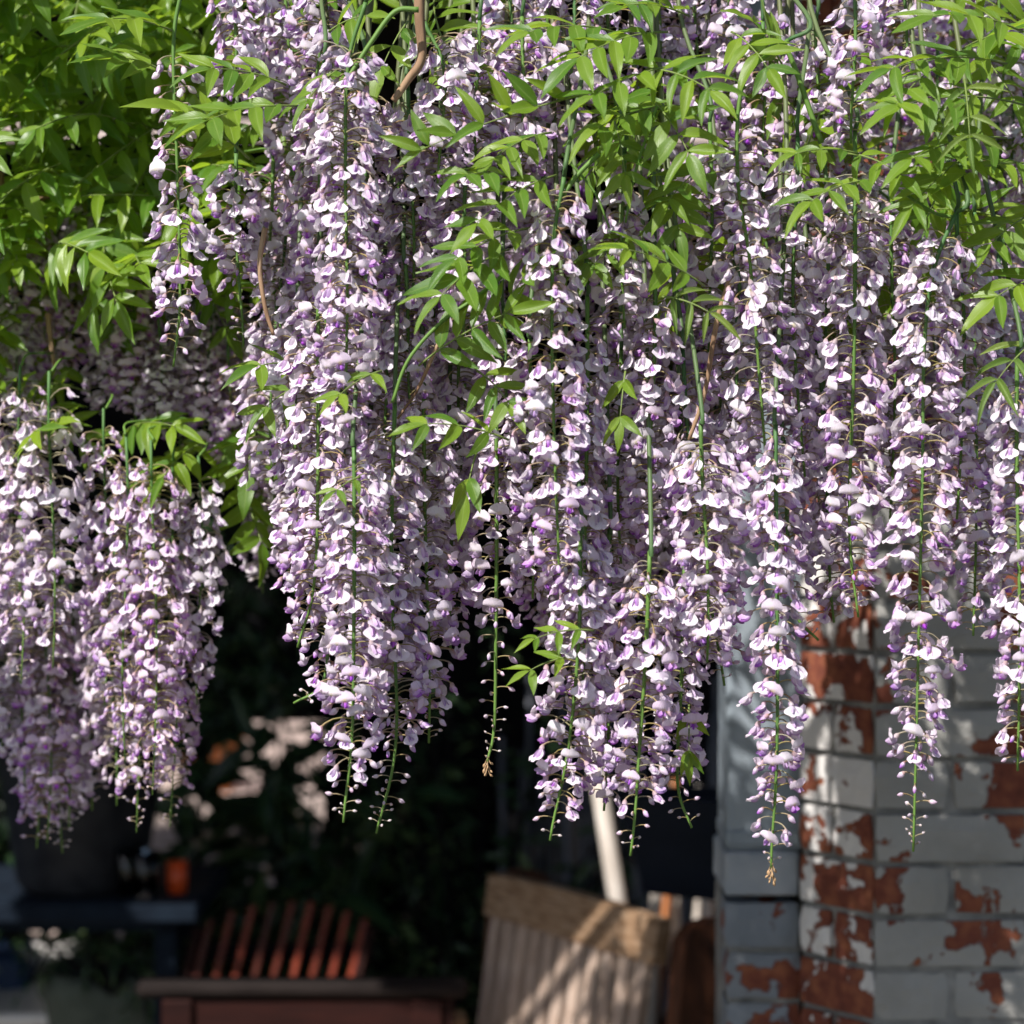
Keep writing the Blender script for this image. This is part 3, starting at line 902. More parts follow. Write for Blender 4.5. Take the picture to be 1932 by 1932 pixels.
# simple whole leaves for the mass behind (each one object, shared shapes)
def leaf_shape(seed, n=13, L=.055, ln=.2, sag=.12, droop=.3, m='leaf_back'):
    rnd = random.Random(seed)
    pts, mats = leaf_layout((0, 0, 0), (ln, 0, 0), Vector((0, 0, 1)), n, L, rnd, sag=sag, droop=droop)
    q = MB(); q.tube(pts, .0011, 4, RACH, cap=False, m=1)
    for m_ in mats: q.add(rnd.choice(LFB), m_)
    for k in range(len(q.mi)):
        pass
    return q.mesh('leaf', [M[m], M['stem']], True)
BLS = [leaf_shape(500 + k, RND.choice((9, 11, 13)), RND.uniform(.05, .062), RND.uniform(.15, .23), RND.uniform(.05, .25), RND.uniform(.1, .5)) for k in range(10)]
rl = random.Random(21)
def mass_leaf(px, py, d, parent=vine):
    o = bpy.data.objects.new('leaf', rl.choice(BLS))
    X = Vector((rl.gauss(-.05, .6), rl.gauss(-.75, .35), rl.gauss(-.35, .4)))
    Nn = Vector((rl.gauss(-.45, .3), rl.gauss(-.55, .3), .75))
    o.matrix_local = Matrix.Translation(P(px, py, d) - parent.location) @ frame(X, Nn) @ Matrix.Scale(rl.uniform(.8, 1.1), 4)
    link(o, parent)
def place_mass(n, x0, x1, y0, y1, d0, d1, keep=lambda x, y: True):
    k = 0
    while k < n:
        x, y = rl.uniform(x0, x1), rl.uniform(y0, y1)
        if keep(x, y):
            mass_leaf(x, y, rl.uniform(d0, d1)); k += 1
place_mass(130, -140, 360, -120, 430, 2.80, 3.2, lambda x, y: y < 350 + 120 * rl.random())
place_mass(34, -140, 400, 300, 620, 2.80, 3.05, lambda x, y: y < 640 - .45 * x)
place_mass(24, 300, 560, -120, 420, 2.85, 3.15)
place_mass(12, 1080, 1420, -120, 480, 2.62, 2.85)
place_mass(20, 1650, 2060, -120, 480, 2.6, 2.9)
place_mass(7, 700, 1500, -160, 200, 2.7, 3.0)
place_mass(3, 130, 340, 740, 830, 2.86, 2.92)
place_mass(2, 360, 440, 810, 900, 2.88, 2.95)
place_mass(3, 440, 540, 800, 900, 2.95, 3.1)
place_mass(4, -60, 120, 520, 760, 2.95, 3.05)

# ------------------------------------------------------------------ flowers
WHT = (.86, .80, .88); LIL = (.77, .59, .79); LILD = (.62, .42, .71); PUR = (.47, .18, .64); PURD = (.33, .08, .53)
YEL = (.74, .66, .18); TAN = (.52, .36, .34); PED = (.36, .34, .13); PEDT = (.46, .33, .22); CREAM = (.66, .56, .42)
def mixc(a, b, t): return tuple(x * (1 - t) + y * t for x, y in zip(a, b))

def flower_mb(ped, pitch, bend, seed, age, small=1.0):
    """ped: stalk length, pitch: droop of the flower axis (deg), bend: how far the banner is thrown back (deg), age 0 old pale .. 1 fresh purple"""
    r = random.Random(seed)
    b = MB()
    p0 = Vector((0, 0, 0)); p1 = Vector((ped * .55, 0, ped * .22)); p2 = Vector((ped * .95, r.uniform(-.002, .002), -ped * .05))
    pts = [p0.lerp(p1, t).lerp(p1.lerp(p2, t), t) for t in (0, .3, .6, .85, 1)]
    b.tube(pts, [.0008, .0007, .0007, .0008, .0009], 4, PED, cap=False, c2=PEDT)
    th = radians(pitch)
    f = Vector((cos(th), 0, -sin(th))); t = Vector((sin(th), 0, cos(th))); s = Vector((0, 1, 0))
    roll = r.uniform(-.35, .35)
    t, s = t * cos(roll) + s * sin(roll), s * cos(roll) - t * sin(roll)
    # calyx
    cb = p2
    b.tube([cb - f * .0004, cb + f * .0018, cb + f * .0042], [.0011, .0024, .0027], 6, TAN, cap=False, c2=mixc(TAN, LIL, .6))
    o = cb + f * .0034
    # banner
    Lb = .0162 * small * r.uniform(.93, 1.07); wm = .0097 * small * r.uniform(.92, 1.1)
    nv, us = 7, (-1, -.66, -.33, 0, .33, .66, 1)
    mid = o.copy(); ang = radians(12); rows = []
    cup = r.uniform(.25, .6); ph = r.uniform(0, 6); notch = r.uniform(.03, .14)
    total = radians(bend)
    pts_m, dirs = [], []
    for i in range(nv + 1):
        v = i / nv
        a = radians(8) + total * min(1, (v / .42)) ** 1.2
        dr = f * cos(a) + t * sin(a)
        pts_m.append(mid.copy()); dirs.append((dr, f * -sin(a) + t * cos(a)))
        mid = mid + dr * (Lb / nv)
    for i in range(nv + 1):
        v = i / nv
        dr, nb_ = dirs[i]                          # nb_: back/upper side normal
        wv = wm * (sqrt(max(0.0, 1 - ((v - .56) / .62) ** 2)) if True else 1) * (.34 + .66 * min(1, v / .34))
        row = []
        for u in us:
            back = -dr * (Lb * (.20 * u * u * v))                 # rounded top edge
            tipn = -dr * (Lb * notch * max(0, 1 - abs(u) * 3.2) * (v > .95))
            crease = nb_ * (-.0015 * small * (1 - abs(u)) * sin(pi * min(1, v * 1.2)) - cup * wv * .55 * u * u * (1 if bend > 60 else -.35) * -1 * (0.4 + v))
            wob = nb_ * (.0010 * sin(ph + 5 * u + 7 * v) * v)
            q = pts_m[i] + s * (wv * u) + back + tipn + crease + wob
            e = min(1, abs(u) ** 2 * .6 + v * .55)
            body = mixc(mixc(LIL, WHT, .50 + .35 * (1 - age)), mixc(WHT, LIL, .25 + .42 * age), e)
            k = max(0, 1 - abs(u) / .42) * max(0, 1 - abs(v - .30) / .24)
            c = mixc(body, YEL, min(1, k * 1.5) * .85)
            if v < .12: c = mixc(c, TAN, .35)
            row.append(b.vert(q, c, ((u + 1) / 2, v)))
        rows.append(row)
    b.grid(rows)
    # keel: curved boat
    Lk = .0106 * small; rings = []
    kp = o.copy(); ns = 7; m6 = 6
    for i in range(ns):
        v = i / (ns - 1)
        a = radians(-14) + radians(46) * v
        dr = f * cos(a) + t * sin(a); upv = f * -sin(a) + t * cos(a)
        rr_ = .0030 * small * (sin(pi * (.08 + .90 * v ** .85)) ** .7)
        c = mixc(mixc(LILD, WHT, .35), mixc(PUR, LILD, .32 * (1 - age)), min(1, v * 1.7))
        c = mixc(c, mixc(PURD, PUR, .5), max(0, v - .6) * 1.2)
        rings.append([b.vert(kp + s * (rr_ * .72 * cos(2 * pi * j / m6)) + upv * (rr_ * 1.25 * sin(2 * pi * j / m6) - .0006), c, (j / m6, v)) for j in range(m6)])
        kp = kp + dr * (Lk / (ns - 1))
    for A_, B_ in zip(rings[:-1], rings[1:]):
        for j in range(m6): b.face(A_[j], A_[(j + 1) % m6], B_[(j + 1) % m6], B_[j])
    b.face(*rings[-1])
    # wings
    for sg in (-1, 1):
        rows = []
        fl = r.uniform(.15, .5)
        for i in range(5):
            v = i / 4
            a = radians(-10) + radians(30) * v
            dr = f * cos(a) + t * sin(a)
            c0 = o + dr * (Lk * 1.02 * v) + s * (sg * (.0021 * small + fl * .0045 * small * v))
            hw_ = .0034 * small * sin(pi * (.12 + .8 * v))
            upv = (f * -sin(a) + t * cos(a))
            rows.append([b.vert(c0 + upv * (hw_ * u) + s * (sg * -.0009 * u * u), mixc(mixc(LIL, WHT, .4), mixc(PUR, LILD, .45), min(1, v * 1.2) * (.6 + .4 * age)), ((u + 1) / 2, v)) for u in (-1, 0, 1)])
        b.grid(rows)
    return b

def closed_mb(ped, pitch, seed, ln, c_tip, fat=.3, tanc=TAN):
    """unopened flower: a swollen, slightly hooked bud in its calyx"""
    r = random.Random(seed)
    b = MB()
    p0 = Vector((0, 0, 0)); p1 = Vector((ped * .5, 0, ped * .16)); p2 = Vector((ped * .95, r.uniform(-.001, .001), ped * .02))
    b.tube([p0.lerp(p1, t).lerp(p1.lerp(p2, t), t) for t in (0, .35, .7, 1)], [.0007, .00065, .0007, .0008], 4, PED, cap=False, c2=PEDT)
    th = radians(pitch); n6 = 6
    pos = p2.copy(); rings = []
    for i in range(8):
        v = i / 7
        a = th - radians(24) * v * (1 if ln > .008 else .3)
        f = Vector((cos(a), 0, -sin(a))); up = Vector((sin(a), 0, cos(a)))
        rr_ = ln * fat * (sin(pi * (.1 + .86 * v ** .9)) ** .75) * (.85 if v < .3 else 1)
        c = tanc if v < .28 else mixc(mixc(WHT, LIL, .5), c_tip, (v - .28) / .72)
        rings.append([b.vert(pos + Vector((0, rr_ * .72 * cos(2 * pi * j / n6), 0)) + up * (rr_ * sin(2 * pi * j / n6)), c, (j / n6, v)) for j in range(n6)])
        pos = pos + f * (ln / 7)
    for A_, B_ in zip(rings[:-1], rings[1:]):
        for j in range(n6): b.face(A_[j], A_[(j + 1) % n6], B_[(j + 1) % n6], B_[j])
    b.face(*rings[-1]); b.face(*rings[0][::-1])
    return b

PEDS = (.017, .024, .032)
FB = {}
for pi_, ped in enumerate(PEDS):
    FB[('old', pi_)] = [flower_mb(ped, p, bd, 300 + 10 * pi_ + k, .1) for k, (p, bd) in enumerate(((80, 20), (86, 14), (72, 24), (90, 32), (66, 12)))]
    FB[('mid', pi_)] = [flower_mb(ped, p, bd, 340 + 10 * pi_ + k, .5) for k, (p, bd) in enumerate(((74, 24), (45, 112), (82, 30), (52, 122), (64, 10)))]
    FB[('new', pi_)] = [flower_mb(ped, p, bd, 380 + 10 * pi_ + k, 1.0, .97) for k, (p, bd) in enumerate(((38, 112), (30, 104), (45, 124), (54, 128)))]
    FB[('closed', pi_)] = [closed_mb(ped * .9, p, 420 + 10 * pi_ + k, l, PUR if k % 2 else LILD) for k, (p, l) in enumerate(((55, .0112), (65, .0102), (48, .0120), (70, .0098)))]
    FB[('pale', pi_)] = [closed_mb(ped * .9, p, 440 + 10 * pi_ + k, l, mixc(LIL, WHT, .3 * k), .34, mixc(TAN, LIL, .4)) for k, (p, l) in enumerate(((55, .0115), (65, .0105), (70, .0125)))]
    FB[('wilt', pi_)] = [closed_mb(ped * .8, p, 520 + 10 * pi_ + k, l, (.30, .20, .17), .2, (.34, .25, .15)) for k, (p, l) in enumerate(((82, .010), (70, .008), (88, .012)))]
    FB[('half', pi_)] = [flower_mb(ped, p, bd, 460 + 10 * pi_ + k, .9, .8) for k, (p, bd) in enumerate(((55, 12), (62, 6), (70, 20)))]
FB[('bud', 0)] = [closed_mb(.017, p, 480 + k, l, mixc(LILD, CREAM, .4), .31, mixc(TAN, CREAM, .5)) for k, (p, l) in enumerate(((25, .0100), (40, .0088), (10, .0094)))]
FB[('tip', 0)] = [closed_mb(.013, p, 490 + k, l, mixc(CREAM, TAN, .4), .33, mixc(PED, CREAM, .4)) for k, (p, l) in enumerate(((10, .0068), (-15, .0060), (25, .0076)))]
FM = {k: [b.mesh('bud' if k[0] in ('bud', 'tip', 'closed', 'pale', 'wilt') else 'flower', M['petal'], True) for b in v] for k, v in FB.items()}

def raceme_items(L, f0, f1, R, dens, age, rnd, bud_top=0.0):
    """yields (s along the stem, angle, key, scale, tilt, spin)"""
    items = []
    ang = rnd.uniform(0, 6.28)
    pidx = 0 if R < .036 else (1 if R < .046 else 2)
    s = f0
    while s < L - .004:
        if s < f1:
            k = (s - f0) / max(1e-6, f1 - f0)
            y = age * .5 + (k - .35) * .9 + rnd.uniform(-.22, .22)
            if k < bud_top * rnd.uniform(.7, 1.2): key = 'pale' if rnd.random() < .75 else 'half'
            elif k > .9: key = rnd.choice(('closed', 'half', 'new', 'closed'))
            elif k > .82: key = rnd.choice(('half', 'new', 'new', 'closed'))
            elif y < .30: key = 'old'
            elif y < .60: key = 'mid'
            else: key = 'new'
            if rnd.random() < .07: key = 'half'
            if k < .6 and rnd.random() < .08: key = 'wilt'
            prof = min(1, .62 + k * 2.6) * (1 - .30 * max(0, (k - .55) / .45))
            pi_ = max(0, min(2, pidx + (rnd.random() < .25) - (rnd.random() < .25) - (k > .85)))
            sc = rnd.uniform(.9, 1.12) * (.90 + .16 * prof)
            items.append((s, ang, (key, pi_), sc, rnd.gauss(0, .2), rnd.gauss(0, .25)))
            s += rnd.uniform(.6, 1.4) / (dens * 165)
        else:
            k = (s - f1) / max(1e-6, L - f1)
            key = ('closed', 0) if k < .3 else (('bud', 0) if k < .68 else ('tip', 0))
            sc = (1.0 - .35 * k) * rnd.uniform(.85, 1.1)
            items.append((s, ang, key, sc, rnd.gauss(0, .15) - .35 * k, rnd.gauss(0, .2)))
            s += rnd.uniform(.7, 1.3) / ((1.1 + dens * .5) * (75 if k < .6 else 130))
        ang += 2.39996 + rnd.gauss(0, .25)
    return items

def item_matrix(p, T, ang, sc, tilt, spin):
    # follow gravity: the stalks stand out level whatever the stem does, only slightly with it
    q = Vector((0, 0, -1)).rotation_difference(T)
    q = Quaternion().slerp(q, .45)
    return Matrix.Translation(p) @ q.to_matrix().to_4x4() @ Matrix.Rotation(ang, 4, 'Z') @ Matrix.Rotation(tilt, 4, 'Y') @ Matrix.Rotation(spin, 4, 'X') @ Matrix.Scale(sc, 4)

def sampler(pts):
    cum = [0]
    for a, b_ in zip(pts[:-1], pts[1:]): cum.append(cum[-1] + (b_ - a).length)
    def at(s):
        s = max(0, min(cum[-1], s))
        i = 0
        while i < len(cum) - 2 and cum[i + 1] < s: i += 1
        k = (s - cum[i]) / max(1e-9, cum[i + 1] - cum[i])
        return pts[i].lerp(pts[i + 1], k), (pts[i + 1] - pts[i]).normalized()
    return at, cum[-1]

COUNT = [0, 0]
CANE_PTS = []
def stem_mb(pts, off, r0=.0021, r1=.0009, dark=0.0):
    q = MB(); n = len(pts)
    q.tube([p - off for p in pts], [r0 + (r1 - r0) * i / (n - 1) for i in range(n)], 6, mixc(GREEN, GREEND, dark), c2=GREEN)
    return q

def raceme(path, d, R, y0, y1, dens, age, label, group=None, bud_top=0.0, d1=None, withered=False):
    seed = int(path[0][0] * 7 + path[-1][1] * 3) & 0xffff
    rnd = random.Random(seed)
    n = len(path)
    ctrl = [P(x, y, d + ((d1 or d) - d) * i / (n - 1)) for i, (x, y) in enumerate(path)]
    pts = catmull(ctrl, 8)
    # small natural wander
    for i, p in enumerate(pts):
        k = i / len(pts)
        pts[i] = p + Vector((sin(5 * k + seed) * .004 * k, cos(7 * k + seed) * .003, 0))
    at, L = sampler(pts)
    zs = [P(0, y, d).z for y in (y0, y1)]
    def s_at(z):
        s = 0
        while s < L and at(s)[0].z > z: s += .004
        return s
    f0, f1 = s_at(zs[0]), s_at(zs[1])
    if f1 - f0 < .03: f0 = max(0, f1 - .1)
    root = empty('wisteria_raceme', pts[0])
    tag(root, label, 'flower cluster', group or 'wisteria racemes hanging in full view')
    off = pts[0]
    # stalk upwards to the vine
    CANE_PTS.append((pts[0], (pts[0] - pts[1]).normalized()))
    stem_mb(pts, off, .0024, .0013, rnd.random()).build('stem', M['stem'], root, True)
    Rm = R / 1932 * KW * d
    for (s, ang, key, sc, tilt, spin) in raceme_items(L, f0, f1, Rm, dens, age, rnd, bud_top):
        p, T = at(s)
        if cos(ang + pi / 2) > .86 and key[0] not in ('bud', 'tip') and rnd.random() < .32: ang += rnd.choice((-.85, .85))
        me = rnd.choice(FM[key])
        o = bpy.data.objects.new(me.name.split('.')[0], me)
        link(o, root)
        o.matrix_local = item_matrix(p - off, T, ang, sc, tilt, spin)
        COUNT[0] += 1
    if withered:
        q = MB(); p, T = at(L)
        for k in range(9):
            q.add(rnd.choice(FB[('tip', 0)]), Matrix.Translation((0, 0, .004 - .0016 * k)) @ Matrix.Rotation(k * 2.4, 4, 'Z') @ Matrix.Rotation(radians(55), 4, 'Y') @ Matrix.Scale(.75, 4) @ Matrix.Translation((-.006, 0, 0)))
        q.c = [(.30 + .1 * ((k * 7) % 5) / 5, .22, .12, 1.0) for k in range(len(q.c))]
        o = q.build('withered_tip', M['stem'], root, True); o.location = p - off
    return root

F = raceme
A_ = 'hanging among its look-alikes '
F([(345, -30), (327, 80), (331, 300), (336, 560), (328, 692)], 2.44, 47, 100, 640, 1.75, .25, 'slender lone wisteria raceme of closed pale buds in front of the green leaf mass', bud_top=.45)
F([(440, -30), (443, 90), (440, 190)], 2.55, 46, -20, 185, 2.6, .4, 'short pale raceme ending above the broad leaves next to the slender lone raceme')
F([(535, -40), (548, 150), (560, 350)], 2.62, 66, -30, 345, 2.9, .75, 'deep lilac raceme with spent brown centre behind the broad leaves')
F([(500, -40), (500, 120), (505, 230)], 2.7, 60, -30, 230, 2.9, .8, 'violet raceme tucked behind the deep lilac raceme with the spent centre')
F([(446, 290), (446, 470), (455, 655)], 2.54, 58, 310, 520, 2.5, .5, 'short raceme with a long bare green tip under the broad leaves')
F([(515, 300), (512, 420), (510, 560)], 2.62, 66, 320, 540, 2.9, .55, 'stubby full raceme crossed by a bare brown twig')
F([(690, 5), (658, 120), (650, 320), (650, 560), (648, 800)], 2.37, 82, 90, 790, 3.3, .2, 'longest dense pale raceme with an exposed green stem down its front')
F([(612, 120), (604, 330), (612, 600), (610, 720)], 2.46, 66, 150, 700, 3.0, .3, 'dense pale raceme pressed against the exposed stem raceme, on its leafy side')
F([(690, 130), (700, 330), (702, 640)], 2.48, 66, 170, 640, 3.0, .3, 'dense pale raceme filling behind the exposed stem raceme')
F([(655, 640), (650, 860), (648, 1000)], 2.50, 78, 640, 990, 3.0, .35, 'full pale raceme overlapping the tip of the longest dense raceme')
F([(600, 520), (598, 800), (592, 1090), (567, 1222)], 2.44, 72, 580, 1150, 2.7, .4, 'raceme along the edge of the dark gap, with a short hooked bare tip')
F([(560, 620), (556, 850), (553, 1120)], 2.56, 44, 640, 1100, 2.6, .45, 'narrow raceme on the edge of the dark gap behind the hooked tip raceme')
F([(668, 840), (668, 1150), (668, 1400), (648, 1552)], 2.36, 80, 870, 1440, 2.8, .5, 'long pale raceme with smooth dark green stem and a bent budded tip')
F([(745, 760), (740, 1060), (746, 1380), (704, 1572)], 2.41, 72, 800, 1390, 2.7, .55, 'raceme whose long budded tip curves in beside the bent tip raceme')
F([(800, 740), (803, 1060), (806, 1402)], 2.45, 66, 760, 1330, 2.7, .6, 'lilac raceme with straight budded tip next to the curved budded tip')
F([(632, 940), (622, 1160), (606, 1285), (552, 1327)], 2.49, 64, 960, 1270, 2.6, .5, 'raceme ending in a sharply hooked green tip over the dark gap')
F([(725, 560), (728, 760), (722, 960)], 2.47, 80, 600, 960, 3.0, .3, 'broad pale raceme above the two bent budded tips')
F([(850, 800), (855, 1000), (850, 1230)], 2.52, 60, 800, 1200, 2.7, .65, 'shaded lilac raceme between the straight budded tip and the bare skeleton tip')
F([(690, 1000), (700, 1200), (690, 1340)], 2.46, 62, 1000, 1330, 2.7, .5, 'short raceme wedged between the stems of the bent tip racemes')
F([(936, 790), (938, 1120), (936, 1360), (914, 1438)], 2.46, 72, 780, 1180, 1.9, .7, 'sparse raceme with long bare skeleton tip and withered brown bud', withered=True)
F([(1064, 335), (1046, 470), (1046, 780), (1048, 1085)], 2.34, 74, 350, 1090, 2.3, .3, 'loose raceme of large pale flowers on a bright green stem amid leaves')
F([(1108, 560), (1109, 860), (1104, 1160), (1092, 1330)], 2.40, 64, 600, 1300, 2.5, .5, 'pale raceme just behind the bright green stem raceme')
F([(1178, 290), (1176, 440), (1172, 620)], 2.40, 62, 310, 600, 1.9, .15, 'loose raceme of large white flowers among the leaflets')
F([(1236, 520), (1233, 760), (1228, 1010)], 2.42, 62, 560, 990, 2.4, .7, 'violet raceme of face-on flowers below the fingered young leaf')
F([(1288, 660), (1304, 880), (1336, 1140), (1369, 1294)], 2.43, 74, 700, 1230, 2.6, .5, 'raceme with slanting stem and curled bare tip beside the grey post')
F([(1322, 800), (1330, 980), (1330, 1250)], 2.37, 84, 830, 1230, 2.8, .6, 'full bulging raceme next to the grey post')
F([(1095, 1000), (1090, 1220), (1074, 1430), (1040, 1586)], 2.38, 72, 1030, 1520, 2.6, .6, 'raceme hanging lowest over the armchair, with a small forked tip')
F([(1150, 1000), (1146, 1280), (1138, 1530)], 2.43, 70, 1020, 1490, 2.6, .6, 'raceme between the forked tip and the long drooping budded tip')
F([(1226, 1040), (1216, 1320), (1202, 1480), (1182, 1614)], 2.36, 72, 1060, 1500, 2.5, .6, 'raceme with a long drooping budded tip hanging over the armchair rail')
F([(1292, 1060), (1285, 1280), (1283, 1470), (1307, 1562)], 2.42, 62, 1080, 1470, 2.4, .65, 'raceme with a small green leaf inside and a kinked bare tip')
F([(1488, 75), (1402, 155), (1390, 330), (1418, 500), (1440, 720), (1458, 960)], 2.38, 70, 250, 960, 1.8, .15, 'airy raceme of large white flowers on an arched dark green stalk')
F([(1478, 830), (1490, 1060), (1505, 1160), (1538, 1208)], 2.46, 58, 850, 1110, 1.9, .4, 'short raceme with hooked tip hanging before the wall behind the airy long raceme')
F([(1464, 800), (1464, 1180), (1466, 1480), (1462, 1640)], 2.37, 62, 850, 1570, 1.8, .55, 'long airy raceme with withered tip hanging in front of the grey post', withered=True)
F([(1614, -40), (1611, 100), (1613, 270)], 2.40, 62, -30, 250, 2.0, .75, 'face-on lilac flowers of the raceme topping the long straight green stem')
F([(1613, 250), (1611, 680), (1608, 980), (1618, 1165)], 2.41, 76, 330, 1120, 2.1, .3, 'long raceme on a straight green stem with evenly spaced white flowers')
F([(1505, 260), (1500, 560), (1512, 900)], 2.46, 68, 300, 860, 2.1, .25, 'raceme of white flowers between the arched stalk and the straight stem')
F([(1802, 405), (1764, 500), (1748, 640), (1745, 900), (1732, 1250), (1716, 1606)], 2.36, 76, 440, 1430, 2.2, .35, 'long raceme from a thick bent stalk, its bare tip against the flaking brick wall')
F([(1840, 400), (1838, 800), (1842, 1200)], 2.55, 76, 440, 1160, 2.4, .55, 'shaded lilac raceme behind the bent stalk raceme')
F([(1921, 660), (1918, 1050), (1926, 1455)], 2.36, 54, 720, 1400, 2.1, .5, 'white and purple raceme over the brick wall beyond the bent stalk raceme')
F([(1552, 760), (1560, 960), (1580, 1175)], 2.52, 62, 780, 1140, 2.3, .6, 'purple raceme ending before the splayed brick corner')
F([(1885, 480), (1890, 800), (1880, 1110)], 2.66, 74, 500, 1090, 2.6, .6, 'dim purple raceme deep between the bent stalk raceme and the outer one')
F([(1805, 400), (1815, 600), (1810, 980)], 2.45, 62, 430, 960, 2.3, .35, 'pale raceme sharing the bent stalk of the long raceme before the brick wall')
# upper middle
F([(800, 40), (836, 140), (832, 345)], 2.44, 74, 60, 330, 2.8, .3, 'pale raceme hanging from the brown cane past the feathered leaf')
F([(770, 170), (776, 380), (778, 580)], 2.47, 70, 190, 560, 2.9, .35, 'pale raceme directly under the snapped brown cane')
F([(905, 40), (900, 200), (898, 350)], 2.5, 66, 50, 340, 2.8, .3, 'pale raceme right behind the feathered leaf')
F([(985, 30), (985, 220), (982, 370)], 2.52, 68, 40, 350, 2.8, .5, 'lilac raceme behind the feathered leaf tip leaflets')
F([(1085, -50), (1080, 120), (1076, 250)], 2.54, 66, -40, 240, 2.8, .55, 'lilac raceme behind the star of five leaflets')
F([(880, 300), (874, 470), (872, 650)], 2.46, 72, 320, 640, 2.8, .45, 'raceme of face-on lilac flowers under the feathered leaf')
F([(830, 310), (826, 500), (820, 640)], 2.5, 64, 330, 630, 2.8, .5, 'shaded raceme beside the face-on lilac flowers under the feathered leaf')
F([(765, 500), (772, 640), (778, 800)], 2.46, 68, 520, 780, 2.8, .4, 'raceme crossed by the long arching green shoot')
F([(950, 580), (958, 740), (962, 930)], 2.48, 62, 600, 900, 2.7, .6, 'violet raceme below the paired leaflets')
F([(865, 540), (868, 720), (866, 900)], 2.52, 66, 560, 880, 2.8, .5, 'pale raceme behind the paired leaflets')
F([(1000, 640), (1002, 860), (1000, 1130)], 2.46, 60, 660, 1110, 2.6, .55, 'lilac raceme leaning on the bright green stem raceme')
F([(1172, 660), (1170, 860), (1168, 1080)], 2.48, 64, 680, 1060, 2.6, .6, 'lilac raceme between the bright stem raceme and the face-on violet flowers')
F([(1440, 40), (1442, 170), (1446, 320)], 2.58, 66, 50, 310, 2.7, .85, 'deep purple raceme under the arch of the dark green stalk')
F([(1540, 40), (1544, 200), (1546, 350)], 2.56, 66, 50, 340, 2.6, .7, 'purple raceme behind the drooping pale tip by the straight stem')
F([(1340, 230), (1342, 450), (1344, 700)], 2.52, 70, 260, 690, 2.7, .75, 'deep lilac raceme behind the airy white arched raceme')
F([(1392, 560), (1386, 760), (1380, 920)], 2.5, 64, 580, 900, 2.6, .6, 'lilac raceme beside the reddish brown twig')
F([(1682, 380), (1684, 640), (1682, 980)], 2.56, 72, 400, 960, 2.6, .65, 'shaded purple raceme between the straight stem and the bent stalk')
F([(1560, 380), (1562, 600), (1556, 830)], 2.54, 68, 400, 820, 2.6, .55, 'shaded lilac raceme close behind the straight stem')
F([(1695, -50), (1712, 40), (1722, 140)], 2.6, 64, -40, 130, 2.6, .7, 'small purple raceme behind the spray of leaves, next to the face-on flowers')
F([(1885, -50), (1888, 60), (1890, 190)], 2.66, 66, -40, 180, 2.6, .7, 'purple raceme peeping through the spray of leaves')
F([(1375, -50), (1380, 80), (1384, 230)], 2.6, 64, -40, 220, 2.7, .75, 'deep lilac raceme between the leaf sprays and the arch of the stalk')
F([(1310, -50), (1314, 60), (1318, 260)], 2.64, 64, -40, 250, 2.7, .65, 'dim lilac raceme screened by the crossing leaf sprays')
F([(1480, -50), (1484, 40), (1490, 210)], 2.68, 64, -40, 200, 2.7, .8, 'dim purple raceme above the arch of the dark green stalk')
F([(1240, -50), (1244, 100), (1250, 330)], 2.62, 64, -40, 320, 2.7, .6, 'dim lilac raceme under the thickest crossing leaf sprays')
F([(1140, -50), (1150, 60), (1160, 210)], 2.56, 66, -40, 200, 2.7, .5, 'lilac raceme half hidden by crossing leaflets')
F([(610, -50), (606, 60), (600, 160)], 2.56, 64, -40, 150, 2.7, .6, 'lilac raceme above the longest dense raceme')
F([(960, -50), (962, 40), (950, 120)], 2.58, 66, -40, 110, 2.7, .5, 'short pale raceme high over the feathered leaf')
F([(1030, -50), (1034, 60), (1030, 190)], 2.58, 60, -40, 180, 2.7, .5, 'pale raceme next to the star of five leaflets')

# background racemes: whole shapes shared, flowers joined because they are out of focus or buried
def bg_shape(L, R, dens, age, seed):
    rnd = random.Random(seed)
    pts = [Vector((sin(6 * i / 10 + seed) * .004, cos(5 * i / 10 + seed) * .004, -L * i / 10)) for i in range(11)]
    at, LL = sampler(pts)
    st = stem_mb(pts, Vector((0, 0, 0)), .0022, .001, .7)
    fl = MB()
    for (s, ang, key, sc, tilt, spin) in raceme_items(LL, .03, LL * .87, R, dens, age, rnd):
        p, T = at(s)
        fl.add(rnd.choice(FB[key]), item_matrix(p, T, ang, sc, tilt, spin))
    return st.mesh('stem', M['stem'], True), fl.mesh('flowers', M['petal'], True), L
BG = [bg_shape(L, R, dn, ag, 900 + i) for i, (L, R, dn, ag) in enumerate(((.22, .042, 2.4, .6), (.30, .044, 2.4, .5), (.38, .046, 2.4, .5), (.46, .048, 2.3, .4), (.30, .05, 2.5, .8), (.42, .05, 2.5, .7)))]
rb = random.Random(5)
def bg(px, y0, y1, d, label, group, thin=1.0):
    top = P(px, y0, d); L = (y1 - y0) / 1932 * KW * d
    best = min(BG, key=lambda t: abs(t[2] - L) + rb.uniform(0, .07))
    root = empty('wisteria_raceme', top, rb.uniform(0, 6.28))
    kz = L / best[2]; kx = min(1.2, max(.85, kz)) * thin
    tag(root, label, 'flower cluster', group)
    CANE_PTS.append((top, Vector((0, 0, 1))))
    for nm, me in (('stem', best[0]), ('flowers', best[1])):
        o = bpy.data.objects.new(nm, me); o.scale = (kx, kx, kz); link(o, root)
        if nm == 'flowers': o['kind'] = 'stuff'
    COUNT[1] += 1
LB = 'soft lilac raceme in the bunch hanging above the blue table'
GB = 'soft racemes in the bunch above the blue table'
